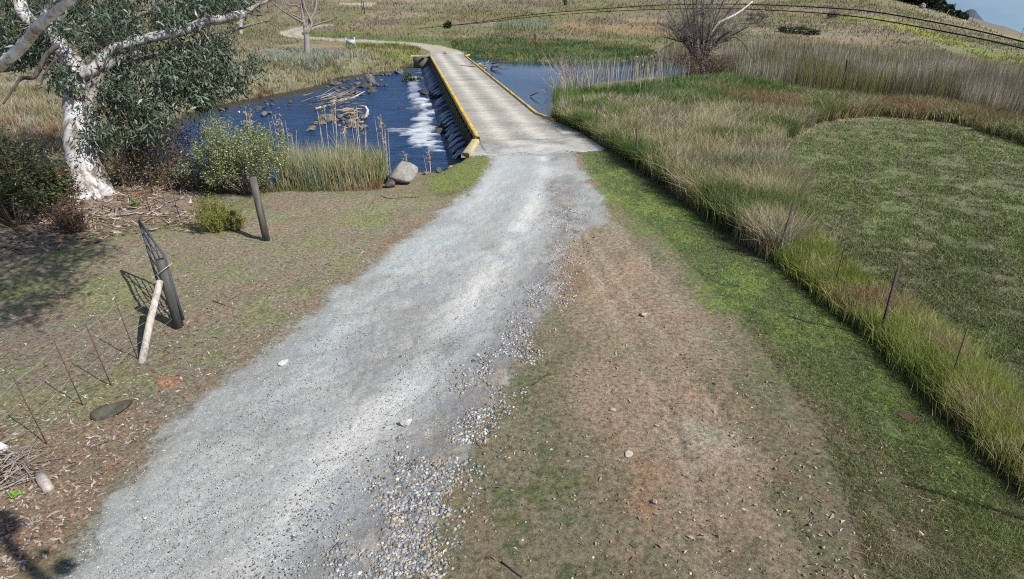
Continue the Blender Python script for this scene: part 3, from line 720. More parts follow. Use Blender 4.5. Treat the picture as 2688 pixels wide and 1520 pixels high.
# reeds
def reeds(poly, n, hr, cs, ws, wk=1.0, lean=.07, seed=11):
    xy = scatter_px(poly, n); ok = (sdist(DECK, xy[:, 0], xy[:, 1]) < -.2) & (sdist(field, xy[:, 0], xy[:, 1]) < -.3); xy = xy[ok]; P = roots(xy); n = len(P)
    P[:, 2] = np.maximum(P[:, 2], WR - .15)
    c = pal(n, cs, ws, xy[:, 0], xy[:, 1], .3, seed); h = hr[0] + (hr[1] - hr[0]) * R.random(n)
    return blades(P, h, np.maximum(.010, .0006 * dep(P)) * wk * (.6 + .8 * R.random(n)), R.normal(0, lean, (n, 2)) + [-.03, 0], c, c * 1.1, .3)
RD = c3(.43, .40, .31); RDG = c3(.25, .235, .17)
parts = [reeds([(1850, 202), (2100, 232), (2400, 262), (2760, 350), (2760, 260), (2500, 195), (2200, 160), (1960, 142), (1830, 165)], 17000, (1.1, 1.9), [RD, RDG, c3(.15, .12, .08), OLIVE], [1.6, 2, 2.2, 1.0], 1.0),
         reeds([(1700, 165), (1960, 142), (2200, 160), (2500, 195), (2760, 260), (2760, 225), (2450, 160), (2100, 125), (1900, 118), (1750, 135)], 9000, (1.0, 1.6), [RDG, c3(.25, .2, .14), OLIVE, RD], [1.6, 1.5, 1, .8], 1.1)]
grass_obj('reeds', parts, M_grass, kind='stuff', label='dense grey reed bed below the far slope')
parts = [reeds([(1480, 215), (1600, 205), (1780, 190), (1830, 205), (1780, 245), (1560, 255), (1475, 270)], 260, (1.4, 2.3), [RD * 1.15, RDG], [2, 1], 1.3, .10, 13),
         reeds([(1450, 235), (1500, 225), (1530, 300), (1480, 330), (1455, 300)], 1500, (.8, 1.5), [GRN * 1.2, OLIVE, RD], [2, 1, 1.4], 1.1, .16, 15),
         reeds([(1540, 180), (1740, 172), (1800, 195), (1640, 205), (1520, 212)], 200, (1.2, 1.9), [RD, RDG], [2, 1], 1.2, .08, 17)]
grass_obj('pond_reeds', parts, M_grass, kind='stuff', label='pale upright reeds standing in front of the pond')
# far bank of the river
fb1 = [(40, 300), (300, 345), (520, 292), (600, 272), (700, 255), (830, 228), (900, 200), (985, 190), (1050, 182), (1085, 166), (1000, 140), (900, 140), (820, 150), (700, 150), (560, 150), (300, 180), (0, 220)]
parts = [grassfield(fb1, 46000, (.35, .8), [GREY, PALE, c3(.30, .27, .17), SAGE, OLIVE, BRN], [2.6, 2.4, 1.6, .8, .4, .5], .35, 1.4, .22, 19, tuft=10, tsig=.16, keep=lambda x, y: (sdist(RIV, x, y) < -.4) & (sdist(DECK, x, y) < -.3) & (ldist(laneL, x, y) > 2)),
         grassfield([(680, 148), (800, 130), (900, 150), (820, 175), (700, 172)], 3500, (.6, 1.0), [c3(.33, .36, .28), SAGE, GREY], [2, 1, 1], .4, 1.2, .3, 21)]
parts.append(grassfield([(-60, 190), (330, 180), (330, 340), (200, 390), (-60, 440)], 22000, (.2, .5), [PALE, c3(.36, .30, .2), GREY, BRN], [3, 2, 1, .8], .35, 1.4, .3, 37, tuft=8, tsig=.14))
grass_obj('bank_grass', parts, M_grass, kind='stuff', label='pale tufted grass on the far river bank')
# green verge beyond the bridge
parts = [grassfield([(1222, 140), (1260, 152), (1400, 160), (1560, 164), (1740, 150), (1700, 128), (1500, 108), (1300, 100), (1180, 108), (1190, 130)], 16000, (.3, .65), [c3(.095, .14, .055), c3(.13, .19, .08), OLIVE, BRN], [2, 1.6, 1.3, .3], .4, 1.3, .25, 23),
         grassfield([(900, 118), (1060, 118), (1105, 130), (1090, 160), (1010, 160), (930, 140)], 5000, (.25, .55), [OLIVE, GRN, LIMEG, PALE], [1, 1, 1, 1], .4, 1.2, .3, 25),
         grassfield([(1300, 78), (1440, 82), (1440, 62), (1380, 58), (1290, 70)], 900, (.8, 1.3), [SAGE * 1.2, GREY], [2, 1], .3, 1.2, .3, 27)]
grass_obj('bankside_grass', parts, M_grass, kind='stuff', label='rank green grass beyond the far end of the causeway')
# rough pasture over the slopes
hp = [(0, 0), (2500, 0), (2688, 110), (2688, 260), (2200, 160), (1900, 130), (1700, 125), (1300, 95), (1100, 112), (800, 110), (600, 150), (0, 330)]
xy = scatter_px([(0, 2), (2420, 2), (2560, 60), (2700, 125), (2700, 260), (2200, 160), (1900, 130), (1700, 125), (1300, 100), (1100, 112), (800, 110), (600, 150), (0, 330)], 130000)
xy = xy[(ldist(laneL, xy[:, 0], xy[:, 1]) > 2.5) & (sdist(khaki, xy[:, 0], xy[:, 1]) < 0) & (sdist(DECK, xy[:, 0], xy[:, 1]) < -1) & (sdist(RIV, xy[:, 0], xy[:, 1]) < -.5) & (np.hypot(xy[:, 0], xy[:, 1]) > 14)]
xy = xy[R.random(len(xy)) < .22 + .9 * sst(.42, .6, fbm(xy[:, 0] / 7, xy[:, 1] / 12, 4, 141))]
P = roots(xy); n = len(P); c = gcol(xy[:, 0], xy[:, 1]) * (.72 + .68 * R.random((n, 1))) * (1 + .06 * R.normal(0, 1, (n, 3)))
d = dep(P); hh = .34 * (.3 + 1.2 * R.random(n) ** 1.6) * (1 + np.clip(d - 60, 0, 200) / 260)
grass_obj('pasture_grass', [blades(P, hh, .0011 * d * (.6 + .8 * R.random(n)), R.normal(0, .3, (n, 2)), np.clip(c, .01, .6))], M_grass, kind='stuff', label='rough tawny pasture covering the slopes')
# short turf: verge, field, left ground
def turf(poly, n, hr, kb, wk=1.0, var=(.5, 1.3), lean=.6):
    xy = scatter_px(poly, n); xy = xy[dry(xy[:, 0], xy[:, 1])]
    gate_ = fbm(xy[:, 0] * 2.2, xy[:, 1] * 2.2, 3, 131); xy = xy[R.random(len(xy)) < sst(kb, kb + .2, gate_) + .12]
    P = roots(xy); n = len(P); c = gcol(xy[:, 0], xy[:, 1]) * (var[0] + var[1] * R.random((n, 1)) ** 1.3); st_ = R.random(n) < .20; c[st_] = c3(.36, .31, .21) * (.5 + .9 * R.random((st_.sum(), 1)))
    d = dep(P)
    return blades(P, hr[0] + (hr[1] - hr[0]) * R.random(n), np.maximum(.004, .0006 * d) * wk, R.normal(0, lean, (n, 2)), np.clip(c * c3(.95, 1.08, .8), .01, .6), np.clip(c * c3(1.1, 1.15, .9), .01, .6))
vp = [(1515, 402), (1612, 398), (1760, 500), (2034, 690), (2305, 902), (2500, 1092), (2760, 1345), (2760, 1560), (2300, 1560), (2160, 1120), (1960, 860), (1740, 610), (1560, 470)]
parts = [turf(vp, 75000, (.035, .095), .2, 1.25, (.35, 1.75)), turf([(1090, 470), (1190, 430), (1285, 405), (1285, 440), (1240, 500), (1150, 520)], 6000, (.03, .06), .2),
         turf([(1180, 1300), (1500, 900), (1900, 900), (2200, 1200), (2500, 1560), (1050, 1560)], 26000, (.012, .04), .50),
         turf([(0, 700), (350, 600), (1000, 500), (1150, 520), (700, 900), (400, 1180), (0, 1300)], 30000, (.012, .04), .50),
         turf([(2035, 372), (2170, 318), (2300, 304), (2480, 320), (2760, 385), (2760, 1160), (2505, 940), (2349, 814), (2192, 690), (2119, 585), (2060, 490)], 190000, (.04, .12), .30, 1.5, (.15, 2.2))]
grass_obj('turf', parts, M_grass, kind='stuff', label='short cropped turf on the verge, field and yard')

# ------------------------------------------------------------------ gravel, leaf litter
ph = (1 + 5 ** .5) / 2
ICO = np.array([(-1, ph, 0), (1, ph, 0), (-1, -ph, 0), (1, -ph, 0), (0, -1, ph), (0, 1, ph), (0, -1, -ph), (0, 1, -ph), (ph, 0, -1), (ph, 0, 1), (-ph, 0, -1), (-ph, 0, 1)]) / 1.902
ICF = np.array([(0, 11, 5), (0, 5, 1), (0, 1, 7), (0, 7, 10), (0, 10, 11), (1, 5, 9), (5, 11, 4), (11, 10, 2), (10, 7, 6), (7, 1, 8), (3, 9, 4), (3, 4, 2), (3, 2, 6), (3, 6, 8), (3, 8, 9), (4, 9, 5), (2, 4, 11), (6, 2, 10), (8, 6, 7), (9, 8, 1)])
def pebbles(xy, size, cols, ws):
    n = len(xy); B = ICO[None] * (1 + .30 * (R.random((n, 12, 1)) - .5) * 2)
    B = B * (np.stack([.7 + .6 * R.random(n), .7 + .6 * R.random(n), .35 + .45 * R.random(n)], 1))[:, None] * size[:, None, None]
    a = R.random(n) * 6.28; ca, sa = np.cos(a), np.sin(a)
    x = B[..., 0] * ca[:, None] - B[..., 1] * sa[:, None]; y = B[..., 0] * sa[:, None] + B[..., 1] * ca[:, None]
    z = terr(xy[:, 0], xy[:, 1]) + size * .12
    V = np.stack([x + xy[:, :1], y + xy[:, 1:2], B[..., 2] + z[:, None]], -1).reshape(-1, 3)
    Fp = (np.arange(n)[:, None, None] * 12 + ICF[None]).reshape(-1, 3)
    k = R.choice(len(cols), n, p=np.array(ws) / sum(ws)); c = np.array(cols)[k] * (.6 + .7 * R.random((n, 1)))
    return V, [], Fp, np.repeat(c, 12, 0)
def sel(poly, n, line=None, wdt=.5):
    xy = scatter_px(poly, n)
    if line is not None: xy = xy[R.random(len(xy)) < np.exp(-(ldist(line, xy[:, 0], xy[:, 1]) / wdt) ** 2) * sst(.35, .6, fbm(xy[:, 0] * 2, xy[:, 1] * 2, 3, 137)) * 1.3]
    return xy[sdist(DECK, xy[:, 0], xy[:, 1]) < 0]
GRY = [c3(.32, .33, .34), c3(.45, .46, .45), c3(.17, .18, .20), c3(.42, .34, .24), c3(.30, .25, .19)]
a = sel([(1380, 420), (1620, 560), (1500, 820), (1350, 1100), (1200, 1540), (820, 1540), (1000, 1150), (1250, 800), (1400, 560)], 30000, loose, .42)
b = sel([(1290, 405), (1520, 402), (1620, 580), (1480, 720), (1300, 1050), (1080, 1540), (100, 1540), (380, 1200), (700, 900), (1150, 560)], 15000)
cc_ = sel([(1180, 1300), (1500, 600), (1700, 640), (2100, 1100), (2400, 1540), (1050, 1540)], 1000)
e_ = sel([(0, 1300), (350, 600), (1000, 500), (1150, 520), (700, 900), (400, 1180), (0, 1540)], 1500)
mb = MB()
for xy, lo2, hi2, ws in ((a, (.006), .026, [4, 3, 2.2, 1.8, 1.2]), (b, .003, .012, [2.5, 5, .25, .8, .5]), (cc_, .004, .018, [1, 1, .4, 2.4, 3]), (e_, .006, .02, [2, 2, 1, 2, 2])):
    q = pebbles(xy, lo2 + (hi2 - lo2) * R.random(len(xy)) ** 2.4, GRY, ws); mb.add(q[0], None, q[2], q[3])
tag(mb.build('gravel', M_stone), kind='stuff', label='loose grey and tan gravel scattered over the road')
def litterq(xy, L, cols, flat=.25):
    n = len(xy); a = R.random(n) * 6.28; t = np.stack([np.cos(a), np.sin(a), R.normal(0, flat, n)], 1); s = np.stack([-np.sin(a), np.cos(a), R.normal(0, flat, n)], 1)
    P = np.column_stack([xy, terr(xy[:, 0], xy[:, 1]) + .012]); L = L[:, None]; cv = s * L * (R.random((n, 1)) - .5) * .5
    w_ = L * (.10 + .10 * R.random((n, 1)))
    V = np.stack([P - t * L / 2 + cv, P - s * w_, P + s * w_ + [0, 0, .006], P + t * L / 2 + cv], 1).reshape(-1, 3)
    i = np.arange(n)[:, None] * 4; k = R.integers(0, len(cols), n); c = np.array(cols)[k] * (.6 + .6 * R.random((n, 1)))
    return V, i + np.array([[0, 1, 3, 2]]), None, np.repeat(c, 4, 0)
LC = [c3(.42, .34, .27), c3(.33, .24, .18), c3(.50, .45, .40), c3(.38, .22, .14), c3(.22, .16, .12)]
mb = MB()
for pol, n, l0, l1 in (([(0, 560), (250, 500), (700, 500), (1100, 500), (1120, 540), (870, 760), (600, 960), (380, 1160), (0, 1500)], 4200, .03, .10),
                       ([(60, 480), (300, 480), (480, 500), (620, 540), (480, 590), (250, 640), (0, 680)], 1800, .06, .30),
                       ([(0, 1050), (150, 1080), (380, 1150), (200, 1400), (0, 1540)], 900, .03, .12),
                       ([(1520, 410), (1700, 470), (2034, 700), (2305, 910), (2600, 1200), (2640, 1540), (2200, 1540), (1800, 1000), (1600, 560)], 900, .03, .08),
                       ([(1200, 1200), (1500, 800), (1900, 900), (2300, 1500), (1100, 1540)], 330, .03, .10),
                       ([(600, 1540), (900, 900), (1300, 500), (1480, 500), (1300, 900), (1000, 1540)], 120, .03, .08)):
    xy = scatter_px(pol, n); xy = xy[(sdist(RIV, xy[:, 0], xy[:, 1]) < -.2)]; q = litterq(xy, l0 + (l1 - l0) * R.random(len(xy)) ** 2, LC); mb.add(q[0], q[1], None, q[3])
tag(mb.build('leaf_litter', M_leaf), kind='stuff', label='dry leaves and bark strewn over the ground')

# ------------------------------------------------------------------ rocks
def rock_mesh(size, seed, flat=.7, sub=3, col=(.2, .2, .2), moss=None):
    bm = bmesh.new(); bmesh.ops.create_icosphere(bm, subdivisions=sub, radius=1); V = np.array([v.co[:] for v in bm.verts]); Fr = np.array([[v.index for v in f.verts] for f in bm.faces]); bm.free()
    g = np.random.default_rng(seed)
    for _ in range(13):
        nrm = g.normal(0, 1, 3); nrm /= np.linalg.norm(nrm); k = .42 + .36 * g.random(); d = V @ nrm
        V = V - np.clip(d - k, 0, None)[:, None] * nrm * .92
    V = V * (1 + .16 * (fbm(V[:, 0] * 2 + seed, V[:, 1] * 2 + V[:, 2] * 1.7, 3, seed) - .5))[:, None]
    V = V * np.array([size[0], size[1], size[2]]); c = np.array(col)[None] * (.75 + .5 * fbm(V[:, 0] / size[0] * 2, V[:, 1] / size[1] * 2 + V[:, 2], 3, seed + 5))[:, None]
    return V, Fr, c
def rock(px, py, wpx, hpx, label, col=(.2, .2, .2), surf=None, name='rock', group=None, sink=.25, dl=1.0, seed=None):
    p = gpt(px, py) if surf is None else at(px, py, surf)
    D = depth_of(p); wx = wpx / 2 / F * D; hz = hpx / 2 / F * D
    sd_ = int(R.integers(1, 9999)) if seed is None else seed
    V, Fr, c = rock_mesh((wx, wx * (.7 + .4 * R.random()) * dl, hz), sd_, sub=3 if wpx > 16 else 2, col=col)
    o = mk(name, V, [Fr], M_stone, None, c, smooth=False); o.location = (p[0], p[1], p[2] + hz * (1 - 2 * sink)); o.rotation_euler = (0, 0, R.random() * .8 - .4)
    return tag(o, label, 'rock', group)
rock(1060, 480, 96, 74, 'largest grey boulder on the near river bank beside the gravel road', (.28, .265, .24), name='boulder', seed=21)
rock(1025, 452, 60, 44, 'smaller grey boulder half hidden behind the largest boulder', (.26, .25, .22), name='boulder', seed=5)
rock(1022, 494, 34, 30, 'added dark lump standing in for the shaded hollow at the left foot of the largest boulder', (.10, .09, .085), seed=7)  # dark lump added to paint the shade of the hollow beside the boulder
rock(1150, 452, 22, 22, 'small dark stone on the bank right of the largest boulder', (.10, .09, .08), seed=9)
rock(1182, 432, 26, 20, 'tan stone on the bank nearest the wing wall', (.33, .27, .2), seed=11)
rock(1120, 458, 20, 12, 'flat brown stone right against the largest boulder', (.2, .16, .12), seed=12)
# mossy slab sunk in the ground and others in the yard
rock(296, 1078, 108, 46, 'dark mossy flat rock sunk in the yard near the fence droppers', (.085, .08, .06), sink=.40, dl=1.0, seed=33)
rock(306, 583, 32, 14, 'flat grey stone in the litter below the big tree', (.26, .27, .27), sink=.3, seed=35)
rock(1068, 1112, 38, 26, 'white stone at the edge of the loose gravel ridge', (.58, .58, .56), seed=37)
rock(1716, 1322, 22, 20, 'small pale stone with a dark side on the red soil', (.36, .33, .32), seed=39)
rock(745, 952, 38, 9, 'flat pale stone set in the left side of the gravel road', (.52, .54, .52), sink=.4, seed=41)
rock(1648, 1192, 30, 11, 'flat pinkish stone in the bare dirt right of the road', (.44, .38, .32), sink=.35, seed=43)
rock(1604, 1076, 26, 10, 'flat tan stone in the bare dirt further from the camera', (.36, .31, .26), sink=.35, seed=45)
rock(1690, 825, 26, 12, 'pale flat stone in the dirt beside the wheel track', (.46, .40, .33), sink=.35, seed=47)
rock(382, 1362, 12, 10, 'small white stone at the left edge of the road', (.6, .6, .58), seed=49)
rock(1252, 932, 20, 10, 'light grey stone in the middle of the gravel road', (.45, .47, .46), seed=51)
rock(2380, 1095 + 0, 44, 16, 'low brown soil mound under the fence grass', (.10, .06, .04), name='soil_mound', sink=.3, seed=53)['category'] = 'mound'
# river rocks, in clusters
def cluster(poly, n, smin, smax, label, group, col, hz=.62, surf=WL):
    q = np.array(poly, float); k = 0
    while k < n:
        x = q[:, 0].min() + np.ptp(q[:, 0]) * R.random(); y = q[:, 1].min() + np.ptp(q[:, 1]) * R.random()
        if sdist(poly, np.array([x]), np.array([y]))[0] < 0: continue
        s_ = smin + (smax - smin) * R.random() ** 1.8
        rock(x, y, s_, s_ * (hz * (.7 + .6 * R.random())), label, tuple(np.array(col) * (.6 + .8 * R.random())), surf=surf, name='river_rock', group=group, sink=.3); k += 1
cluster([(1015, 228), (975, 246), (900, 258), (850, 262), (860, 240), (960, 214), (1000, 212)], 30, 14, 36, 'dark wet rock in the long pile that traps the driftwood', 'rocks under the driftwood pile', (.12, .11, .10))
cluster([(960, 300), (975, 330), (930, 345), (800, 352), (775, 345), (830, 318), (870, 298), (920, 290)], 34, 14, 40, 'dark rock in the mid river pile nearest the camera', 'rocks in the mid river pile', (.15, .14, .125))
cluster([(560, 296), (700, 262), (780, 268), (770, 292), (700, 306), (600, 304)], 24, 9, 26, 'scattered dark rock in the shallows by the far bank', 'rocks in the far shallows', (.12, .11, .10))
cluster([(955, 200), (1015, 188), (1060, 182), (1080, 190), (1010, 202), (960, 208)], 20, 12, 30, 'dark rock along the waterline by the far wing wall', 'rocks by the far wing wall', (.13, .12, .105))
cluster([(840, 222), (920, 206), (950, 208), (920, 220), (860, 230)], 14, 10, 24, 'dark rock on the far waterline left of the wing wall', 'rocks on the far waterline', (.12, .11, .1))
cluster([(620, 318), (740, 330), (760, 350), (700, 345), (640, 335)], 6, 12, 20, 'lone small rock standing in open water left of the mid river pile', 'lone rocks in open water', (.15, .14, .12))
cluster([(1098, 232), (1140, 225), (1150, 258), (1120, 268), (1098, 250)], 11, 16, 38, 'black wet rock in the white water midway along the causeway', 'rocks in the white water', (.045, .045, .05), .5)
cluster([(1105, 330), (1150, 318), (1190, 350), (1180, 368), (1130, 352)], 10, 18, 42, 'black wet rock in the white water at the near end of the causeway', 'rocks in the near white water', (.045, .045, .05), .45)
cluster([(1190, 395), (1232, 385), (1240, 405), (1200, 412)], 5, 20, 40, 'black rock at the foot of the near wing wall', 'rocks at the near wing wall', (.04, .035, .03), .7)
cluster([(1235, 160), (1262, 172), (1275, 186), (1250, 184), (1230, 168)], 5, 12, 24, 'pale stone beside the far pond kerb', 'stones beside the pond kerb', (.34, .31, .27), .6, WR)
print('rocks done')
# driftwood
def stick(name, pts, wpx, label, cat='driftwood', surf=None, group=None, mt=None, lift=None, col=(.42, .38, .32), n=6):
    P = []
    for i, q in enumerate(pts):
        z = WL + (q[2] if len(q) > 2 else .15)
        P.append(at(q[0], q[1], z) if surf is None else at(q[0], q[1], surf + (q[2] if len(q) > 2 else .03)))
    P = np.array(P); D = np.mean([depth_of(p) for p in P]); k = len(P)
    r = wpx / 2 / F * D * np.linspace(1, .45, k)
    mb = MB().tube(P, r, n, col, .2); o = mb.build(name, mt or M_wood, origin=P[0]); return tag(o, label, cat, group)
stick('driftwood_log', [(868, 268, .25), (900, 262, .3), (930, 255, .35), (957, 240, .5)], 7, 'long pale driftwood log across the dark rock pile', col=(.5, .45, .38))
stick('driftwood_log', [(828, 286, .15), (850, 280, .25), (872, 276, .2), (878, 270, .3)], 8, 'short pale driftwood log floating below the long log', col=(.5, .45, .38))
stick('driftwood_loop', [(952, 314, .2), (962, 302, .45), (966, 290, .7), (960, 281, .85), (946, 278, .8), (930, 284, .5)], 9, 'curved pale driftwood arch at the right of the mid river pile', col=(.55, .48, .4))
stick('driftwood_branch', [(968, 300, .15), (952, 308, .2), (930, 312, .2)], 5, 'thin driftwood stick at the foot of the curved arch')
dp = MB()
for k in range(46):
    x0, y0 = 790 + 120 * R.random(), 250 + 34 * R.random(); L = 20 + 70 * R.random(); sl = -.38 + .25 * R.normal()
    a = at(x0, y0, WL + .1 + .3 * R.random()); b_ = at(x0 + L, y0 + L * sl * .6, WL + .2 + .75 * R.random()); m = (a + b_) / 2 + R.normal(0, .12, 3)
    dp.tube([a, m, b_], np.array([.024, .017, .007]) * (.6 + .9 * R.random()), 4, c3(.32, .28, .23) * (.5 + .8 * R.random()))
tag(dp.build('driftwood_pile', M_wood, origin=at(850, 270, WL)), 'tangled pile of pale dead branches on the far rock bar', 'driftwood')
dp = MB()
for k in range(16):
    x0, y0 = 905 + 50 * R.random(), 282 + 16 * R.random(); L = 15 + 30 * R.random()
    a = at(x0, y0, WL + .2 + .3 * R.random()); b_ = at(x0 - L, y0 + L * .12 * R.normal(), WL + .3 + .4 * R.random())
    dp.tube([a, (a + b_) / 2 + R.normal(0, .06, 3), b_], np.array([.03, .022, .01]), 4, c3(.42, .34, .25) * (.6 + .7 * R.random()))
tag(dp.build('driftwood_pile', M_wood, origin=at(930, 290, WL)), 'small heap of tan sticks on the mid river pile', 'driftwood')
dp = MB()
for k in range(12):
    a = at(1262 + 30 * R.random(), 165 + 25 * R.random(), WR + .05 + .2 * R.random()); b_ = a + np.array([R.normal(0, 1.4), R.normal(0, .9), .1 + .3 * R.random()])
    dp.tube([a, (a + b_) / 2 + R.normal(0, .1, 3), b_], np.array([.07, .05, .02]), 5, c3(.16, .12, .09) * (.6 + 1.2 * R.random()))
tag(dp.build('driftwood_pile', M_wood, origin=at(1270, 180, WR)), 'dark branches caught against the pond side kerb', 'driftwood')

# ------------------------------------------------------------------ trees and bushes
def limb_px(mb, pts, w0, w1, D, n=9, col=(1, 1, 1), wob=.08, sub=5):
    """tapered limb through picture points at view depth D (scalar or per point)"""
    q = np.array([p[:2] for p in pts], float); Ds = np.broadcast_to(np.asarray(D, float), (len(q),)); t = np.arange(len(q)); T = np.linspace(0, len(q) - 1, (len(q) - 1) * sub + 1)
    def cr(v):
        o = []
        for x in T:
            i = min(int(x), len(v) - 2); f = x - i; a, b, c, d = v[max(i - 1, 0)], v[i], v[i + 1], v[min(i + 2, len(v) - 1)]
            o.append(.5 * ((2 * b) + (-a + c) * f + (2 * a - 5 * b + 4 * c - d) * f * f + (-a + 3 * b - 3 * c + d) * f ** 3))
        return np.array(o)
    xs, ys, ds = cr(q[:, 0]), cr(q[:, 1]), cr(Ds)
    P = np.array([atd(x, y, d) for x, y, d in zip(xs, ys, ds)]); wv = np.interp(T / T[-1], np.linspace(0, 1, len(w0)) if np.ndim(w0) else [0, 1], w0 if np.ndim(w0) else [w0, w1])
    mb.tube(P, wv / 2 / F * ds, n, col, wob); return P
def twigs(mb, P, n, L, r, col, up=.3, kids=3, sides=4, jit=.6):
    """side twigs off a path"""
    ends = []
    for _ in range(n):
        i = R.integers(max(1, len(P) // 4), len(P)); p = P[i]; d = R.normal(0, 1, 3); d[2] = abs(d[2]) * up + up * .5; d /= np.linalg.norm(d); l = L * (.4 + .8 * R.random())
        m = p + d * l * .5 + R.normal(0, .08 * l, 3); e = p + d * l + R.normal(0, .1 * l, 3)
        mb.tube([p, m, e], np.array([r, r * .7, r * .35]), sides, col, cap=False); ends.append(e)
        for _k in range(kids):
            s_ = m + (e - m) * R.random(); dd = d + R.normal(0, jit, 3); dd /= np.linalg.norm(dd); e2 = s_ + dd * l * .5
            mb.tube([s_, (s_ + e2) / 2 + R.normal(0, .04 * l, 3), e2], np.array([r * .5, r * .35, r * .2]), 3, col, cap=False); ends.append(e2)
    return ends
def leaves(Cn, per, spread, L, wr, cols, ws, droop=.8, bright=.5):
    """long leaves round cluster centres"""
    Cn = np.asarray(Cn); n = len(Cn) * per; P = np.repeat(Cn, per, 0) + R.normal(0, 1, (n, 3)) * np.asarray(spread)
    d = R.normal(0, 1, (n, 3)); d[:, 2] = d[:, 2] * .5 - droop * 1.3; d /= np.linalg.norm(d, axis=1)[:, None]
    s = np.cross(d, R.normal(0, 1, (n, 3))); s /= np.linalg.norm(s, axis=1)[:, None]
    l = (L * (.6 + .8 * R.random(n)))[:, None]; w_ = l * wr
    b = np.cross(d, s) * l * .12 * R.normal(0, 1, (n, 1))
    V = np.stack([P, P + d * l * .4 + s * w_ + b, P + d * l * .45 - s * w_ + b, P + d * l], 1).reshape(-1, 3)
    k = R.choice(len(cols), n, p=np.array(ws) / sum(ws)); c = np.array(cols)[k] * (1 - bright / 2 + bright * R.random((n, 1)))
    i = np.arange(n)[:, None] * 4
    return V, i + np.array([[0, 1, 3, 2]]), None, np.repeat(c, 4, 0)
def px_points(poly, n, D0, D1, dens=None):
    q = np.array(poly, float); lo = q.min(0); hi = q.max(0); out = []
    while len(out) < n:
        X_ = lo + (hi - lo) * R.random(2)
        if sdist(poly, X_[None, 0], X_[None, 1])[0] > 0 and (dens is None or R.random() < dens(X_)): out.append(atd(X_[0], X_[1], D0 + (D1 - D0) * R.random()))
    return np.array(out)

g0 = gpt(242, 508); D0 = depth_of(g0)
GUM = root('gum_tree', tuple(g0), 'huge white barked gum tree with patchy peeling trunk and drooping dark foliage', 'tree')
WH = (.52, .515, .51)
def sub_build(mb, name, m, rt, smooth=True, label=None):
    o = mb.build(name, m, rt, smooth, origin=np.array(rt.location)); 
    if label: o['label'] = label
    return o
mb = MB(); limb_px(mb, [(250, 540), (240, 505), (226, 440), (214, 370), (207, 310), (206, 250), (210, 205), (214, 186)], [128, 100, 84, 78, 68, 64, 58, 50], 0, D0, 22, WH, .10, 6)
for q in ([(200, 545), (205, 500), (215, 430), (212, 380)], [(290, 520), (272, 490), (250, 430), (232, 370)], [(255, 555), (248, 520), (240, 470), (226, 400)]):
    limb_px(mb, q, [46, 36, 30, 20], 0, [D0 - .25, D0 - .15, D0 - .1, D0], 10, WH, .15)
for q in ([(240, 330), (236, 280), (238, 240), (262, 200), (280, 175), (330, 150), (370, 132)],): limb_px(mb, q, [30, 34, 30, 24, 22, 20, 14], 0, D0 - .1, 12, (.34, .31, .30), .1)
sub_build(mb, 'trunk', M_bark, GUM)
LP = []
def limb(pts, w0, D, col=WH, n=12, tw=0, L=1.0, label=None):
    mb = MB(); P_ = limb_px(mb, pts, w0, 0, D, n, col)
    if tw: LP.extend(twigs(mb, P_, tw, L, .014, (.30, .26, .23)))
    sub_build(mb, 'limb', M_bark, GUM, label=label); return P_
limb([(214, 196), (190, 160), (162, 128), (146, 92), (112, 76), (66, 40), (52, 0), (40, -120)], [46, 44, 38, 34, 32, 32, 30, 22], D0, tw=6, label='thick left fork')
limb([(216, 194), (250, 180), (290, 130), (330, 118), (400, 98), (470, 84), (540, 58), (600, 46), (645, 34)], [34, 30, 22, 22, 24, 24, 24, 24, 20], D0 - .3, tw=10, label='long bare white limb reaching right')
limb([(640, 36), (672, 16), (700, 4), (760, -30)], [14, 10, 7, 4], D0 - .3, (.42, .38, .34), 8, 4)
limb([(250, 178), (330, 168), (420, 140), (520, 110), (620, 78), (690, 56)], [16, 14, 12, 9, 6, 3], D0 + .4, (.33, .29, .26), 8, 14, .9)
limb([(222, 210), (240, 160), (280, 96), (350, 48), (420, 10), (470, -60)], [22, 18, 14, 12, 10, 6], D0 + .5, (.36, .33, .31), 8, 10, .9)
limb([(150, 118), (118, 150), (92, 200), (56, 206), (36, 232), (8, 274)], [14, 12, 11, 9, 6, 4], D0 - 1.6, (.10, .085, .075), 8, 3, .5, 'dark dead snag hanging left')
limb([(150, 150), (126, 180), (112, 208), (106, 224), (92, 223)], [8, 6, 5, 3, 2], D0 - 1.5, (.10, .085, .075), 6)
limb([(168, 150), (120, 158), (60, 172), (0, 184), (-120, 200)], [18, 16, 16, 14, 10], D0 + .8, (.20, .17, .15), 8, 6)
limb([(140, 92), (150, 60), (172, 20), (180, -60)], [20, 18, 16, 12], D0 + .2, (.45, .42, .40), 8, 5)
limb([(300, 170), (318, 210), (322, 250)], [12, 11, 9], D0 + 1.2, (.25, .22, .20), 8, 3, .6)
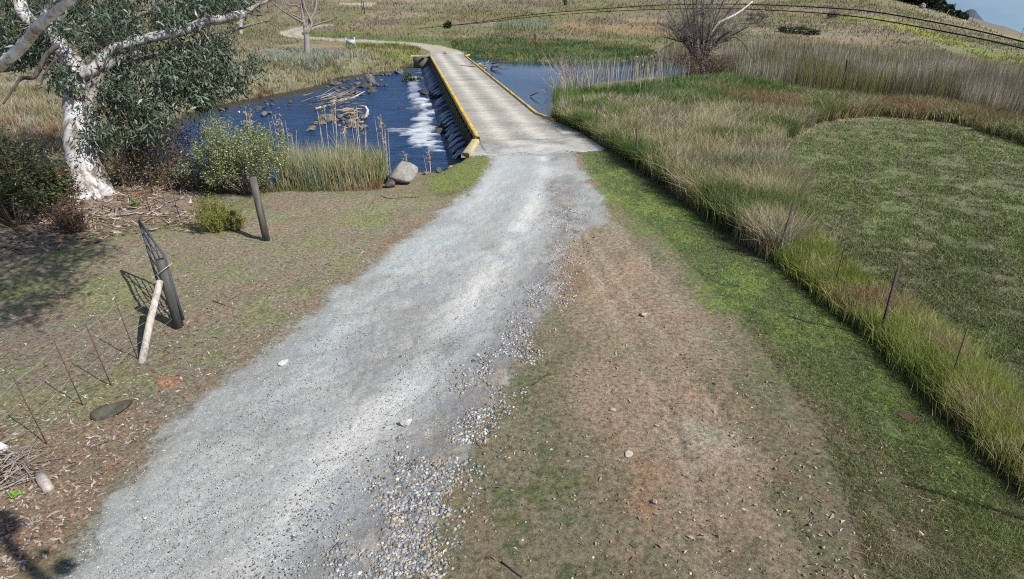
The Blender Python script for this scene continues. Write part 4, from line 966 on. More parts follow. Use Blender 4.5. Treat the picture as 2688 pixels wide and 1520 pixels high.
# near pale limb that crosses the top left corner, continuing overhead
nl = limb([(-260, 300), (-90, 232), (0, 172), (60, 120), (100, 70), (150, 28), (190, -4), (250, -70), (330, -170), (430, -300)], [30, 27, 25, 25, 24, 22, 20, 18, 14, 10], [15, 12, 9.5, 8.9, 8.5, 8.2, 8.0, 7.8, 7.6, 7.4], (.72, .72, .74), 14, 0, label='smooth pale limb crossing nearest the camera')
limb([(84, 92), (108, 50), (130, 0), (160, -90)], [12, 11, 10, 8], [8.7, 8.6, 8.6, 8.4], (.62, .62, .64), 10, 0)
GL = [c3(.06, .09, .055), c3(.10, .14, .09), c3(.17, .22, .16), c3(.035, .05, .03)]; GW = [3, 3, 2.2, 2]
gm = MB(); tw = MB()
CLMP = lambda q: (sst(.40, .60, fbm(q[0] / 42., q[1] / 34., 3, 201)) + .10)
def crown(poly, nc, d0, d1, per=34, spread=(.17, .17, .17), L=.19, cols=GL, ws=GW):
    Cn = px_points(poly, nc, d0, d1, CLMP); q = leaves(Cn, per, spread, L, .11, cols, ws); gm.add(q[0], q[1], None, q[3])
    for c in Cn[::2]:
        e = c + np.array([R.normal(0, .3), R.normal(0, .3), .25 + .3 * R.random()]); tw.tube([e, (c + e) / 2 + R.normal(0, .05, 3), c], [.010, .007, .004], 3, (.30, .26, .22), cap=False)
crown([(-40, -60), (700, -60), (640, 12), (560, 45), (480, 70), (400, 88), (330, 108), (280, 120), (236, 155), (180, 110), (120, 70), (60, 90), (-40, 120)], 430, D0 - 1.0, D0 + 3.0)
crown([(-40, 0), (140, 80), (150, 150), (60, 165), (-40, 150)], 110, D0 - .5, D0 + 2)
crown([(240, 150), (420, 112), (560, 88), (620, 92), (600, 130), (520, 150), (400, 175), (300, 180)], 70, D0 - .6, D0 + 1.6)
crown([(400, 150), (560, 120), (600, 150), (680, 165), (690, 200), (640, 222), (590, 262), (520, 250), (450, 215), (380, 190)], 95, D0 - .8, D0 + .8)
crown([(250, 200), (380, 185), (470, 225), (560, 262), (540, 285), (430, 300), (300, 300), (250, 260)], 85, D0 - .8, D0 + .9)
crown([(228, 262), (420, 292), (450, 322), (400, 345), (380, 395), (300, 398), (196, 360), (205, 330), (232, 320)], 70, D0 - .9, D0 + .8)
crown([(140, 170), (200, 185), (230, 230), (180, 260), (150, 215)], 30, D0 - .7, D0 + .5)
# crown overhead, seen only as its shade on the yard
def overhead(pts, n, zr=(6.2, 8.0)):
    q = G(pts); c0 = scatter(q, n); z = zr[0] + (zr[1] - zr[0]) * R.random(n)
    k = z / math.tan(SUN_EL)
    return np.column_stack([c0[:, 0] + SX / .99999 * k, c0[:, 1] + SY * k, z])
Cn = np.vstack([overhead([(-160, 640), (60, 600), (180, 610), (250, 640), (235, 720), (170, 790), (100, 850), (0, 880), (-200, 900)], 200), overhead([(-300, 480), (120, 540), (60, 620), (-300, 640)], 60), overhead([(235, 625), (300, 640), (290, 680), (250, 680)], 5)])
q = leaves(Cn, 26, (.2, .2, .2), .18, .12, GL, GW); gm.add(q[0], q[1], None, q[3])
for c in Cn:
    a_ = nl[-1 - int(R.integers(0, 12))]; 
    if np.linalg.norm(a_ - c) < 4.5 and R.random() < .4: tw.tube([a_, (a_ + c) / 2 + R.normal(0, .2, 3) + [0, 0, .2], c], [.022, .014, .006], 4, (.4, .36, .32), cap=False)
sub_build(gm, 'crown', M_leaf, GUM, False); sub_build(tw, 'branchlets', M_bark, GUM, False)['kind'] = 'stuff'
# loose bark round the trunk
bs = MB()
for k in range(420):
    p = gpt(90 + 400 * R.random(), 498 + 112 * R.random() ** 1.3); a = R.random() * 6.28; L = .10 + .8 * R.random() ** 3; dv = np.array([math.cos(a), math.sin(a), 0]) * L / 2
    bs.tube([p - dv + [0, 0, .02 + .1 * R.random()], p + [0, 0, .05 + .04 * R.random()], p + dv + [0, 0, .02 + .16 * R.random()]], np.array([.02, .026, .012]) * (.3 + .6 * R.random()), 4, (c3(.42, .35, .30) if R.random() < .7 else c3(.34, .18, .11)) * (.3 + .9 * R.random()))
tag(bs.build('bark_litter', M_wood), kind='stuff', label='shed bark strips and sticks at the foot of the big tree')

# slim gum beside it
g1 = gpt(350, 492); D1 = depth_of(g1)
YG = root('gum_sapling', tuple(g1), 'slim pale trunked gum standing just right of the huge trunk', 'tree')
mb = MB(); limb_px(mb, [(352, 500), (347, 455), (341, 410), (335, 368), (326, 320), (318, 260), (322, 215)], [26, 20, 18, 17, 14, 11, 7], 0, D1 + .3, 10, (.58, .54, .50))
sub_build(mb, 'trunk', M_bark, YG)
mb = MB(); q = leaves(px_points([(300, 200), (360, 205), (380, 290), (340, 350), (290, 330)], 60, D1 - .2, D1 + .8), 22, (.14, .14, .16), .15, .11, GL, GW); mb.add(q[0], q[1], None, q[3]); sub_build(mb, 'crown', M_leaf, YG, False)

def bush(px, py, wpx, hpx, label, cols, ws, name='bush', n=60, per=14, L=.06, wr=.25, stems=24, tcol=(.2, .15, .11), droop=0.0, surf=None, flat=.9, top=1.0, cat='bush', group=None):
    p = gpt(px, py); D = depth_of(p); rx = wpx / 2 / F * D; hz = hpx / F * D
    rt = root(name, tuple(p), label, cat, group); Cn = []; mb = MB()
    for k in range(stems):
        a = R.random() * 6.28; rr_ = rx * R.random() ** .5 * .95; hh_ = hz * (.35 + .75 * R.random() ** 1.3) * (1 - .4 * (rr_ / rx) ** 2)
        e = p + np.array([math.cos(a) * rr_, math.sin(a) * rr_ * flat, hh_]); b0 = p + np.array([math.cos(a), math.sin(a), 0]) * rx * .2 * R.random(); m = b0 * .5 + e * .5 + np.array([math.cos(a) * .1 * rx, math.sin(a) * .1 * rx, -.02])
        mb.tube([b0, m, e], [.016, .011, .004], 4, tcol, cap=False)
        for _ in range(4):
            t = .35 + .65 * R.random(); s0 = m + (e - m) * t; d = R.normal(0, 1, 3); d[2] = abs(d[2]) * .7; e2 = s0 + d / np.linalg.norm(d) * hz * .22; mb.tube([s0, e2], [.006, .002], 3, tcol, cap=False); Cn.append(e2)
        Cn.append(e)
    mb.build('stems', M_bark if False else M_wood, rt, False, origin=p)
    if n:
        Cn = np.array(Cn)[R.integers(0, len(Cn), n)]; q = leaves(Cn, per, (rx * .07, rx * .07, hz * .06), L, wr, cols, ws, droop); mb = MB().add(q[0], q[1], None, q[3]); mb.build('foliage', M_leaf, rt, False, origin=p)
    return rt
DG = [c3(.04, .06, .025), c3(.075, .10, .035), c3(.12, .15, .06), c3(.16, .10, .06)]
bush(40, 590, 190, 190, 'dark green bush at the left edge under the hanging snag', DG, [3, 3, 1, .6], n=330, per=22, L=.08, stems=70)
bush(-20, 560, 180, 260, 'tallest dark bush cut off by the left edge of the picture', DG, [3, 3, 1, .6], n=260, per=22, L=.08, stems=60)
bush(120, 560, 140, 170, 'dark leafy bush immediately left of the huge trunk', DG, [3, 3, 1.4, 1.2], n=300, per=20, L=.075, stems=70)
bush(176, 552, 90, 110, 'rusty brown undergrowth at the left foot of the huge trunk', [c3(.22, .10, .06), c3(.13, .08, .05), c3(.09, .10, .04)], [2, 2, 1], n=170, per=24, L=.06)
bush(200, 610, 110, 90, 'bare tangled brushwood heaped before the huge trunk', [c3(.14, .085, .06), c3(.10, .07, .05)], [1, 1], name='brush_heap', n=60, per=8, L=.08, stems=60, tcol=(.13, .085, .065))
bush(430, 480, 210, 250, 'twiggy brown bush with reddish leaves leaning over the river', [c3(.19, .115, .06), c3(.11, .10, .045), c3(.26, .13, .07), c3(.08, .10, .04)], [2.4, 2, 1, 1.4], n=560, per=14, L=.07, stems=110, tcol=(.13, .10, .08))
bush(305, 470, 80, 90, 'shadowy bush growing between the two gum trunks', DG, [3, 2, 1, 1.5], n=110, per=24, L=.06)
BG = [c3(.13, .17, .06), c3(.22, .27, .11), c3(.32, .35, .18), c3(.18, .16, .09)]
bush(655, 508, 190, 190, 'round light green bush on the near bank left of the reeds', BG, [2, 3, 2, .8], n=620, per=34, L=.05, stems=60)
bush(590, 492, 120, 120, 'sage green bush left of the round light green one', [c3(.13, .15, .09), c3(.2, .22, .14), c3(.27, .28, .2)], [2, 3, 2], n=280, per=26, L=.05)
bush(515, 500, 110, 80, 'low grey green shrub beside the twiggy brown bush', [c3(.13, .14, .09), c3(.2, .2, .14)], [2, 2], n=170, per=24, L=.05)
YB = [c3(.22, .23, .05), c3(.30, .30, .08), c3(.14, .15, .04)]
bush(572, 606, 84, 92, 'feathery yellow green shrub standing alone in the yard', YB, [3, 2.4, 1.6], n=330, per=40, L=.035, wr=.12, droop=-.7, stems=50, tcol=(.2, .2, .06))
bush(624, 606, 52, 54, 'small yellow green sprig right of the feathery shrub', YB, [2, 2, 2], n=120, per=30, L=.035, wr=.12, droop=-.7, stems=24, tcol=(.2, .19, .06))
bush(362, 548, 22, 26, 'tiny bright green seedling in the bark litter', [c3(.18, .25, .06)], [1], name='seedling', n=14, per=8, L=.07, stems=6, cat='plant')
bush(42, 1302, 22, 16, 'tiny green weed on the red soil at the left edge', [c3(.20, .32, .07)], [1], name='weed', n=10, per=7, L=.045, stems=5, cat='plant')
bush(1245, 335, 34, 34, 'leafy weed sprouting on the deck beside the yellow kerb', [c3(.11, .16, .05), c3(.16, .19, .08)], [1, 1], name='weed', n=50, per=12, L=.16, wr=.1, stems=14, cat='plant', droop=-.3)
bush(1226, 385, 50, 56, 'dark weeds clinging to the causeway wall by the near wing', [c3(.05, .07, .025), c3(.09, .11, .04)], [1, 1], name='weed', n=110, per=18, L=.08, stems=20, cat='plant')
bush(1075, 176, 60, 30, 'low dark scrub on the far wing wall corner', DG, [2, 3, 2, 1], n=100, per=20, L=.16)
bush(1840, 200, 190, 76, 'red brown thicket round the foot of the bare willow', [c3(.13, .075, .055), c3(.22, .15, .11), c3(.06, .04, .03), c3(.12, .11, .07)], [2, 2, 2, 1.4], n=220, per=10, L=.24, wr=.08, stems=170, tcol=(.19, .14, .12))
bush(1690, 166, 60, 44, 'dark bush on the pond bank left of the bare willow', [c3(.06, .06, .03), c3(.14, .12, .05), c3(.22, .19, .07)], [2, 1, 1], n=120, per=14, L=.25, wr=.12, stems=30)
for k, (x, y, w_, h_) in enumerate([(1985, 62, 60, 26), (2185, 48, 36, 16), (2065, 84, 40, 12), (2095, 88, 60, 15), (2130, 92, 34, 12), (1176, 74, 14, 16)]):
    bush(x, y, w_, h_, ['bare grey bush on the slope right of the willow', 'bare grey bush below the power lines', 'dark tussock at the left end of the dark row on the slope', 'middle dark tussock of the row on the slope', 'dark tussock at the right end of the row on the slope', 'small dark bush in the far meadow where the cables end'][k],
         [c3(.15, .13, .11), c3(.20, .17, .14)] if k < 2 else [c3(.05, .07, .03), c3(.09, .11, .04)], [1, 1], n=60 if k < 2 else 90, per=10, L=.5, wr=.1, stems=26, tcol=(.2, .17, .14))

ORD = ['first', 'second', 'third', 'fourth', 'fifth', 'sixth', 'seventh', 'eighth', 'ninth', 'tenth', 'eleventh', 'twelfth', 'thirteenth', 'fourteenth', 'fifteenth', 'sixteenth', 'seventeenth']
# near-bank grasses and reeds
tp = scatter(G([(735, 500), (760, 470), (900, 455), (1000, 455), (1020, 480), (960, 492), (850, 500)]), 15000); P = roots(tp); P = P[P[:, 2] > WL]; n = len(P)
c = pal(n, [c3(.56, .50, .36), GRN * 1.4, OLIVE * 1.3, PALE * 1.2, SAGE * 1.3], [3.0, 1.0, 1.2, 2.4, .9], P[:, 0], P[:, 1], 1.0, 29)
t1_ = blades(P, (.5 + 1.0 * R.random(n) ** 1.5) * (.6 + .8 * fbm(P[:, 0] * 1.5, P[:, 1] * 1.5, 3, 77)), .013 * (.6 + .8 * R.random(n)), R.normal(0, .20, (n, 2)), c, c * 1.1)
tp2 = scatter(G([(420, 495), (600, 508), (740, 506), (1000, 500), (1010, 480), (740, 470), (520, 470)]), 6000); P = roots(tp2); P = P[P[:, 2] > WL]; n = len(P); c = pal(n, [OLIVE, GRN, PALE, BRN], [2, 1, 2, 1], P[:, 0], P[:, 1], 1.0, 31)
t2_ = blades(P, .12 + .35 * R.random(n), .010 * (.6 + .8 * R.random(n)), R.normal(0, .35, (n, 2)), c, c * 1.1)
grass_obj('river_grass', [t1_, t2_], M_grass, kind='stuff', label='tall straw coloured grass along the near river bank')
def stalk(px, py, tx, ty, label, k):
    p = gpt(px, py); D = depth_of(p); e = atd(tx, ty, D + .2); rt = root('reed_stalk', tuple(p), label, 'reed', 'flowering reed stalks on the near bank'); mb = MB()
    for i in range(3):
        q = e + R.normal(0, .10, 3); b0 = p + R.normal(0, .05, 3) * [1, 1, 0]; m = (b0 + q) / 2 + R.normal(0, .03, 3); mb.tube([b0, m, q], [.009, .008, .004], 4, (.50, .43, .32), cap=False)
    mb.build('stem', M_wood, rt, False, origin=p); q = leaves(np.array([e - (e - p) * t for t in (0, .05, .1, .16)]), 8, (.03, .03, .06), .12, .12, [c3(.42, .33, .24), c3(.34, .24, .17)], [1, 1], -.4); MB().add(q[0], q[1], None, q[3]).build('plume', M_leaf, rt, False, origin=p)
for k, (a_, b_, c_, d_) in enumerate([(672, 440, 643, 282), (668, 440, 655, 300), (752, 455, 722, 300), (758, 455, 738, 318), (768, 455, 760, 350), (860, 460, 843, 280), (890, 460, 873, 272), (905, 462, 905, 330), (945, 462, 928, 298), (955, 462, 948, 322), (1010, 440, 994, 312), (1018, 445, 1006, 338), (1130, 430, 1124, 402), (1080, 432, 1060, 404)]):
    stalk(a_, b_, c_, d_, ORD[[0, 1, 2, 3, 4, 5, 6, 7, 8, 9, 10, 11, 13, 12][k]] + ' thin plumed reed stalk counting from the left above the near bank grass', k)

# bare tree on the far left bank
z_ = lambda L_: [(600 + x * .1553, y * .1553) for x, y in L_]
g2 = gpt(807, 152); D2 = depth_of(g2); DT = root('dead_tree', tuple(g2), 'leafless forked tree with grey trunk between the lane and the far bank', 'tree')
BK = (.23, .205, .19); mb = MB(); TP = limb_px(mb, z_([(1340, 1030), (1332, 900), (1325, 700), (1315, 560)]), [17, 15, 14, 15], 0, D2, 10, BK); sub_build(mb, 'trunk', M_stone, DT)
for pts, ww in ([[(1300, 560), (1285, 430), (1262, 340), (1250, 200), (1230, 90), (1215, -60), (1190, -300)], [9, 9, 9, 9, 8, 6, 4]], [[(1320, 570), (1400, 430), (1385, 330), (1340, 240), (1290, 130), (1265, 0), (1250, -220)], [9, 7, 6, 5, 5, 5, 3]],
                [[(1285, 460), (1370, 340), (1440, 230), (1480, 100), (1490, -20), (1500, -200)], [9, 8, 7, 6, 6, 3]], [[(1262, 380), (1130, 310), (1000, 230), (890, 160), (800, 80), (735, 30)], [7, 6, 5, 4, 3, 2]],
                [[(1240, 320), (1120, 262), (960, 190), (880, 150)], [5, 4, 3, 2]], [[(1195, 130), (1150, 90), (1020, 80), (950, 0), (900, -120)], [6, 5, 4, 4, 2]], [[(1410, 440), (1560, 390), (1700, 350), (1825, 285)], [6, 5, 4, 3]],
                [[(1810, 290), (1810, 240), (1800, 100)], [2, 1.5, 1]], [[(1820, 285), (1880, 230), (1960, 100), (1985, -40)], [2.5, 2, 2, 1]], [[(1440, 350), (1530, 280), (1600, 200)], [2.5, 2, 1]], [[(1400, 120), (1420, 0), (1380, -160)], [5, 4, 3]]):
    mb = MB(); P_ = limb_px(mb, z_(pts), ww, 0, D2 + R.normal(0, .2), 7, BK)
    if ww[0] > 4: twigs(mb, P_, 7, 1.6, .018, BK, .5, 3, 3)
    sub_build(mb, 'limb', M_stone, DT)
g3 = gpt(632, 92); D3 = depth_of(g3); DT2 = root('dead_tree', tuple(g3), 'grey bare stump like tree behind the tip of the long white limb', 'tree')
mb = MB(); limb_px(mb, [(632, 92), (632, 60), (640, 20), (645, -40)], [12, 10, 9, 8], 0, D3, 8, (.3, .28, .27)); P_ = limb_px(mb, [(636, 72), (655, 64), (684, 54)], [4, 3, 1.5], 0, D3, 5, (.3, .28, .27)); twigs(mb, P_, 10, 2.5, .02, (.3, .27, .25)); sub_build(mb, 'trunk', M_stone, DT2)
bush(690, 34, 120, 40, 'grey brushwood on the slope behind the leafless forked tree', [c3(.17, .15, .13), c3(.12, .12, .09)], [1, 1], n=100, per=10, L=.4, wr=.1, stems=70, tcol=(.22, .19, .17))
bush(540, 30, 160, 46, 'grey scrub on the slope above the long white limb', [c3(.15, .14, .11), c3(.10, .11, .07)], [1, 1], n=140, per=10, L=.4, wr=.12, stems=60, tcol=(.22, .19, .17))

# bare willow by the pond
g4 = gpt(1842, 200); D4 = depth_of(g4); WT = root('bare_willow', tuple(g4), 'leafless many stemmed willow standing in the reeds behind the pond', 'tree')
WC = (.14, .12, .11)
mb = MB(); limb_px(mb, [(1846, 202), (1842, 165), (1836, 140), (1828, 110)], [15, 13, 12, 9], 0, D4, 9, (.30, .27, .25)); limb_px(mb, [(1850, 202), (1856, 150), (1862, 110)], [8, 8, 7], 0, D4 + .3, 8, WC); sub_build(mb, 'trunk', M_stone, WT)
sm = MB()
tops = [(1745, 10), (1768, -40), (1790, -60), (1815, -90), (1840, -120), (1868, -110), (1895, -80), (1915, -40), (1940, 0), (1955, 50), (1760, 60), (1950, 95), (1880, -40), (1830, -30), (1800, 0), (1930, 30), (1775, 100), (1725, 60), (1735, 95), (1965, 70), (1900, 90), (1790, 60), (1855, 20), (1880, 60), (1820, 40)]
for (tx, ty) in tops:
    bx = 1836 + (tx - 1840) * .10; pts = [(bx + 4, 168), (bx + (tx - bx) * .3 + R.normal(0, 4), 120 + (ty - 120) * .12), (bx + (tx - bx) * .65 + R.normal(0, 6), 120 + (ty - 120) * .6), (tx, ty)]
    P_ = limb_px(sm, pts, [6, 5, 3.2, 1.6], 0, [D4, D4 + R.normal(0, .5), D4 + R.normal(0, 1), D4 + R.normal(0, 1.4)], 5, np.array(WC) * (.7 + .6 * R.random()))
    twigs(sm, P_, 30, 1.3, .013, np.array(WC) * (.8 + .6 * R.random()), .9, 5, 3, .45)
sub_build(sm, 'stems', M_stone, WT)
sm = MB(); limb_px(sm, [(1826, 104), (1800, 92), (1770, 112), (1738, 130), (1732, 150)], [5, 4, 4, 3, 2], 0, D4 - .6, 5, (.10, .08, .07)); sub_build(sm, 'fallen_branch', M_stone, WT)
sm = MB(); limb_px(sm, [(1862, 100), (1885, 62), (1920, 44), (1948, 26), (1975, 4)], [7, 6, 6, 5, 4], 0, D4 - .3, 6, (.58, .54, .5)); sub_build(sm, 'broken_limb', M_stone, WT, label='pale broken limb')
sm = MB(); limb_px(sm, [(1905, 104), (1930, 98), (1955, 118), (1975, 150), (1990, 165)], [3, 3, 2.5, 2.2, 1.5], 0, D4 - .4, 5, (.12, .10, .09)); sub_build(sm, 'arching_branch', M_stone, WT)
# dead brush in the pond
g5 = at(1500, 228, WR); DB = root('dead_shrub', tuple(g5), 'spiky leafless pinkish shrub growing out of the pond edge', 'bush'); sm = MB()
for k in range(75):
    bx, by = 1500 + R.normal(0, 28), 232 + R.normal(0, 8); b0 = at(bx, by, WR); e = b0 + np.array([R.normal(-.25, .8), R.normal(0, .5), 1.2 + 1.3 * R.random()]); m = (b0 + e) / 2 + R.normal(0, .12, 3)
    cc2 = np.array((.33, .27, .24)) * (.6 + .8 * R.random()); sm.tube([b0, m, e], [.02, .014, .006], 4, cc2, cap=False)
    for _ in range(4): s0 = m + (e - m) * R.random(); sm.tube([s0, s0 + R.normal(0, .28, 3) + [0, 0, .2]], [.008, .004], 3, cc2, cap=False)
sub_build(sm, 'twigs', M_stone, DB, False)
for (pts, lb) in (([(1392, 252, .05), (1410, 244, .3), (1424, 236, .5), (1440, 250, .1)], 'dead branch poking out of the pond left of the shrub'),):
    stick('dead_branch', [(a_, b_, c_) for a_, b_, c_ in pts], 3.5, lb, 'branch', surf=WR, mt=M_stone, col=(.3, .24, .2), n=5)

# ------------------------------------------------------------------ man made things
DK = (.075, .08, .095)
def post(name, b, t, wpx, label, cat, col, m, group=None, mk_root=False, lean=(0, 0), extra=None):
    p = gpt(*b); D = depth_of(p); bz = min(np.arange(.2, 6, .01), key=lambda z: abs((lambda v: 760 - F * ((v[1] * sP + (v[2] - H) * cP) / (v[1] * cP - (v[2] - H) * sP)))(p + [0, 0, z]) - t[1]))
    top = p + np.array([0, 0, bz]); fw = depth_of(top); top[0] = (t[0] - 1344) / F * fw
    r = wpx / 2 / F * D; mb = MB().tube([p - [0, 0, .1], p + (top - p) * .5, top], [r * 1.0, r, r * .97], 16, col, .015); o = mb.build(name, m, origin=p, smooth=True)
    return tag(o, label, cat, group), p, top
gpost, gb, gt = post('gate_post', (470, 862), (423, 681), 24, 'thick round dark timber post the metal gate hangs from', 'post', (.08, .077, .072), M_wood)
o, sb, stp = post('fence_post', (700, 632), (663, 465), 18, 'lone round timber post with a white tag facing the gate', 'post', (.11, .10, .088), M_wood)
pm_ = sb + (stp - sb) * .58; mb = MB().box(pm_ + [.02, -.125, 0], (.07, .012, .10), None, (.75, .75, .75)); tg = mb.build('tag', M_paint, origin=sb); tg.parent = o; mb = MB().box(pm_ + [.022, -.133, .012], (.028, .006, .028), None, (.05, .05, .05)); t2g = mb.build('emblem', M_metal, origin=sb); t2g.parent = tg
# strut
s0 = gpt(370, 955); s1 = gb + (gt - gb) * .74 + np.array([-.03, -.12, 0]); mb = MB().tube([s0 - [0, 0, .05], (s0 + s1) / 2 + [0, 0, .01], s1], [.058, .055, .05], 9, (.44, .40, .35), .1); tag(mb.build('brace_pole', M_wood, origin=s0, smooth=True), 'pale weathered pole leaning from the ground up to the gate post', 'pole')
# gate
h0 = gb + np.array([.10, .02, 0]); far = gpt(418, 752); dirg = (far - h0); dirg[2] = 0; LG = np.linalg.norm(dirg); dirg /= LG
GT = root('farm_gate', tuple(h0), 'dark tubular metal farm gate swung open behind the thick post', 'gate')
ztop, zbot = 1.34, .14
def gp2(s_, z): return h0 + dirg * s_ + np.array([0, 0, z])
mb = MB().tube([gp2(0, zbot), gp2(0, ztop)], .026, 8, DK).tube([gp2(0, ztop), gp2(LG * 1.0, ztop)], .022, 8, DK).tube([gp2(LG, ztop), gp2(LG, zbot)], .022, 8, DK).tube([gp2(0, zbot), gp2(LG, zbot)], .022, 8, DK); mb.build('frame', M_metal, GT, origin=h0)
for k in range(1, 5): MB().tube([gp2(0, zbot + (ztop - zbot) * k / 5), gp2(LG, zbot + (ztop - zbot) * k / 5)], .010, 6, DK).build('rail', M_metal, GT, origin=h0)
MB().tube([gp2(0, zbot + .05), gp2(LG * .98, ztop - .04)], .012, 6, DK).build('diagonal_brace', M_metal, GT, origin=h0)
for s_ in (.35, .68): MB().tube([gp2(LG * s_, zbot), gp2(LG * s_, ztop)], .010, 6, DK).build('upright', M_metal, GT, origin=h0)
for z in (.35, 1.15): MB().tube([gb + [.02, 0, z], gp2(0, z)], .018, 6, (.2, .2, .2)).build('hinge', M_metal, GT, origin=h0)
# wire tie round the post top
an = np.linspace(0, 6.28, 14); tp_ = gb + (gt - gb) * .86
MB().tube(np.array([tp_ + [math.cos(a) * .15, math.sin(a) * .12, .10 * math.cos(a)] for a in an]), .006, 4, (.5, .5, .5)).build('tie_wire', M_metal, GT, origin=h0)
# left wire fence running to the camera
LF = root('wire_fence', tuple(gpt(292, 1012)), 'low wire fence of thin rusty droppers running from the brace pole to the left edge', 'fence'); fo = np.array(LF.location)
drop = [((362, 944), (331, 800)), ((292, 1012), (263, 829)), ((219, 1066), (192, 873)), ((124, 1166), (81, 946)), ((20, 1270), (-30, 1010))]
DPS = []
for b, t in drop:
    p = gpt(*b); top = p + np.array([-.03, 0, 1.05]); DPS.append((p, top)); MB().tube([p - [0, 0, .1], top], .007, 5, (.10, .055, .045)).build('dropper', M_metal, LF, origin=fo)
path = [s0 + (s1 - s0) * .05] + [d[0] for d in DPS]
for z in (.22, .48, .74, .98):
    pts = [gb + [0, -.1, z]] + [d[0] + np.array([-.03 * z, 0, z]) for d in DPS]; w_ = []
    for a_, b_ in zip(pts[:-1], pts[1:]):
        for t in np.linspace(0, 1, 6)[:-1]: w_.append(a_ + (b_ - a_) * t - np.array([0, 0, .03 * math.sin(math.pi * t)]))
    w_.append(pts[-1]); MB().tube(w_, .0026, 4, (.30, .28, .26)).build('wire', M_metal, LF, origin=fo)
# far left fence continuing behind the yard
LF2 = root('wire_fence', tuple(gpt(475, 580)), 'short run of thin dark steel droppers in the litter left of the yellow shrub', 'fence'); fo = np.array(LF2.location); pv = []
for b, t, r_ in (((475, 580), (445, 462), .012), ((395, 556), (377, 487), .011), ((344, 534), (330, 470), .010)):
    p = gpt(*b); top = p + np.array([-.03, 0, 1.1 if r_ > .0115 else .8]); pv.append((p, top)); MB().tube([p - [0, 0, .1], top], r_, 5, (.10, .07, .06)).build('dropper', M_metal, LF2, origin=fo)
for z in (.35, .7): MB().tube([p + [0, 0, z] for p, _ in pv], .003, 4, (.3, .28, .26)).build('wire', M_metal, LF2, origin=fo)
# right fence
RF = root('wire_fence', tuple(gpt(2034, 682)), 'wire fence of dark steel posts in the tall grass along the green verge', 'fence'); fo = np.array(RF.location); rp = []
def rpost(b, t, r_, nm, ztop):
    p = gpt(*b); top = p + np.array([0, 0, ztop]); D = depth_of(top); top[0] = (t[0] - 1344) / F * D
    rp.append((p, top)); c_ = (.055, .04, .04)
    if nm == 'post': mb = MB().box(p * .5 + top * .5, (1, 1, 1), None, c_); mb = MB(); mb.tube([p - [0, 0, .15], top], r_, 3, c_).tube([p - [0, 0, .15] + [r_ * .9, 0, 0], top + [r_ * .9, 0, 0]], r_ * .55, 4, (.10, .08, .075))
    else: mb = MB().tube([p - [0, 0, .1], top], r_, 4, c_)
    mb.build(nm, M_metal, RF, origin=fo)
for a_ in (((1534, 322), (1528, 268), .022, 'post', 1.25), ((1562, 348), (1569, 290), .028, 'post', 1.3), ((1620, 405), (1620, 352), .010, 'dropper', .95), ((1671, 440), (1671, 350), .028, 'post', 1.3), ((1790, 520), (1800, 450), .010, 'dropper', 1.0), ((1900, 600), (1908, 510), .010, 'dropper', 1.05),
           ((2034, 682), (2083, 560), .024, 'post', 1.28), ((2183, 772), (2221, 652), .009, 'dropper', 1.08), ((2307, 888), (2357, 730), .024, 'post', 1.28), ((2488, 1022), (2538, 876), .0085, 'dropper', 1.0), ((2655, 1240), (2740, 1060), .009, 'dropper', 1.05), ((2800, 1400), (2900, 1200), .024, 'post', 1.25)): rpost(*a_)
for z in (.3, .6, .9): MB().tube([p + (t - p) * z for p, t in rp], .0030, 4, (.22, .2, .18)).build('wire', M_metal, RF, origin=fo)
# far posts
for b, t, w_, lb in (((2217, 233), (2224, 158), 5.5, 'slim dark post standing alone in the grey reed bed'), ((1405, 108), (1405, 89), 4.5, 'short dark post in the meadow beyond the pond'), ((1467, 112), (1466, 99), 3, 'thin dark stake right of the meadow post'), ((957, 37), (953, 3), 2.4, 'right hand slim pole of the pair on the far slope'), ((951, 26), (949, 2), 2, 'left hand slim pole of the pair on the far slope')):
    post('fence_post' if w_ > 3 else 'stake', b, t, w_, lb, 'post', (.05, .045, .045), M_metal)
g6 = gpt(1484, 14); mb = MB(); bsh = root('tree_stump', tuple(g6), 'dark broken stump on the far slope at the top edge', 'stump'); D6 = depth_of(g6); limb_px(mb, [(1484, 15), (1485, 5), (1484, -12)], [9, 8, 7], 0, D6, 7, (.03, .028, .03)); limb_px(mb, [(1482, 8), (1478, 2), (1476, -8)], [4, 3, 2], 0, D6, 5, (.03, .028, .03)); sub_build(mb, 'trunk', M_stone, bsh)
# notice board
p1, p2 = gpt(911, 127), gpt(930, 126); SB = root('notice_board', tuple(p1), 'blank pale blue board on two short white legs beside the lane', 'sign')
D = depth_of(p1); v1 = atd(908, 104, D); v2 = atd(930, 103, D - .2); hh_ = v1[2] - p1[2]
for p, v_ in ((p1, v1), (p2, v2)): MB().tube([[v_[0], v_[1], p[2]], [v_[0], v_[1], v_[2] + .25]], .06, 6, (.6, .6, .6)).build('leg', M_paint, SB, origin=p1)
ctr = (v1 + v2) / 2; dv = v2 - v1; a = math.atan2(dv[1], dv[0]); Rm = np.array([[math.cos(a), -math.sin(a), 0], [math.sin(a), math.cos(a), 0], [0, 0, 1]])
zt, zb = atd(908, 105, D)[2], atd(908, 116, D)[2]
MB().box([ctr[0], ctr[1] - .10, (zt + zb) / 2], (np.linalg.norm(dv[:2]) - .1, .06, zt - zb), Rm, (.42, .55, .70)).build('panel', M_paint, SB, origin=p1)
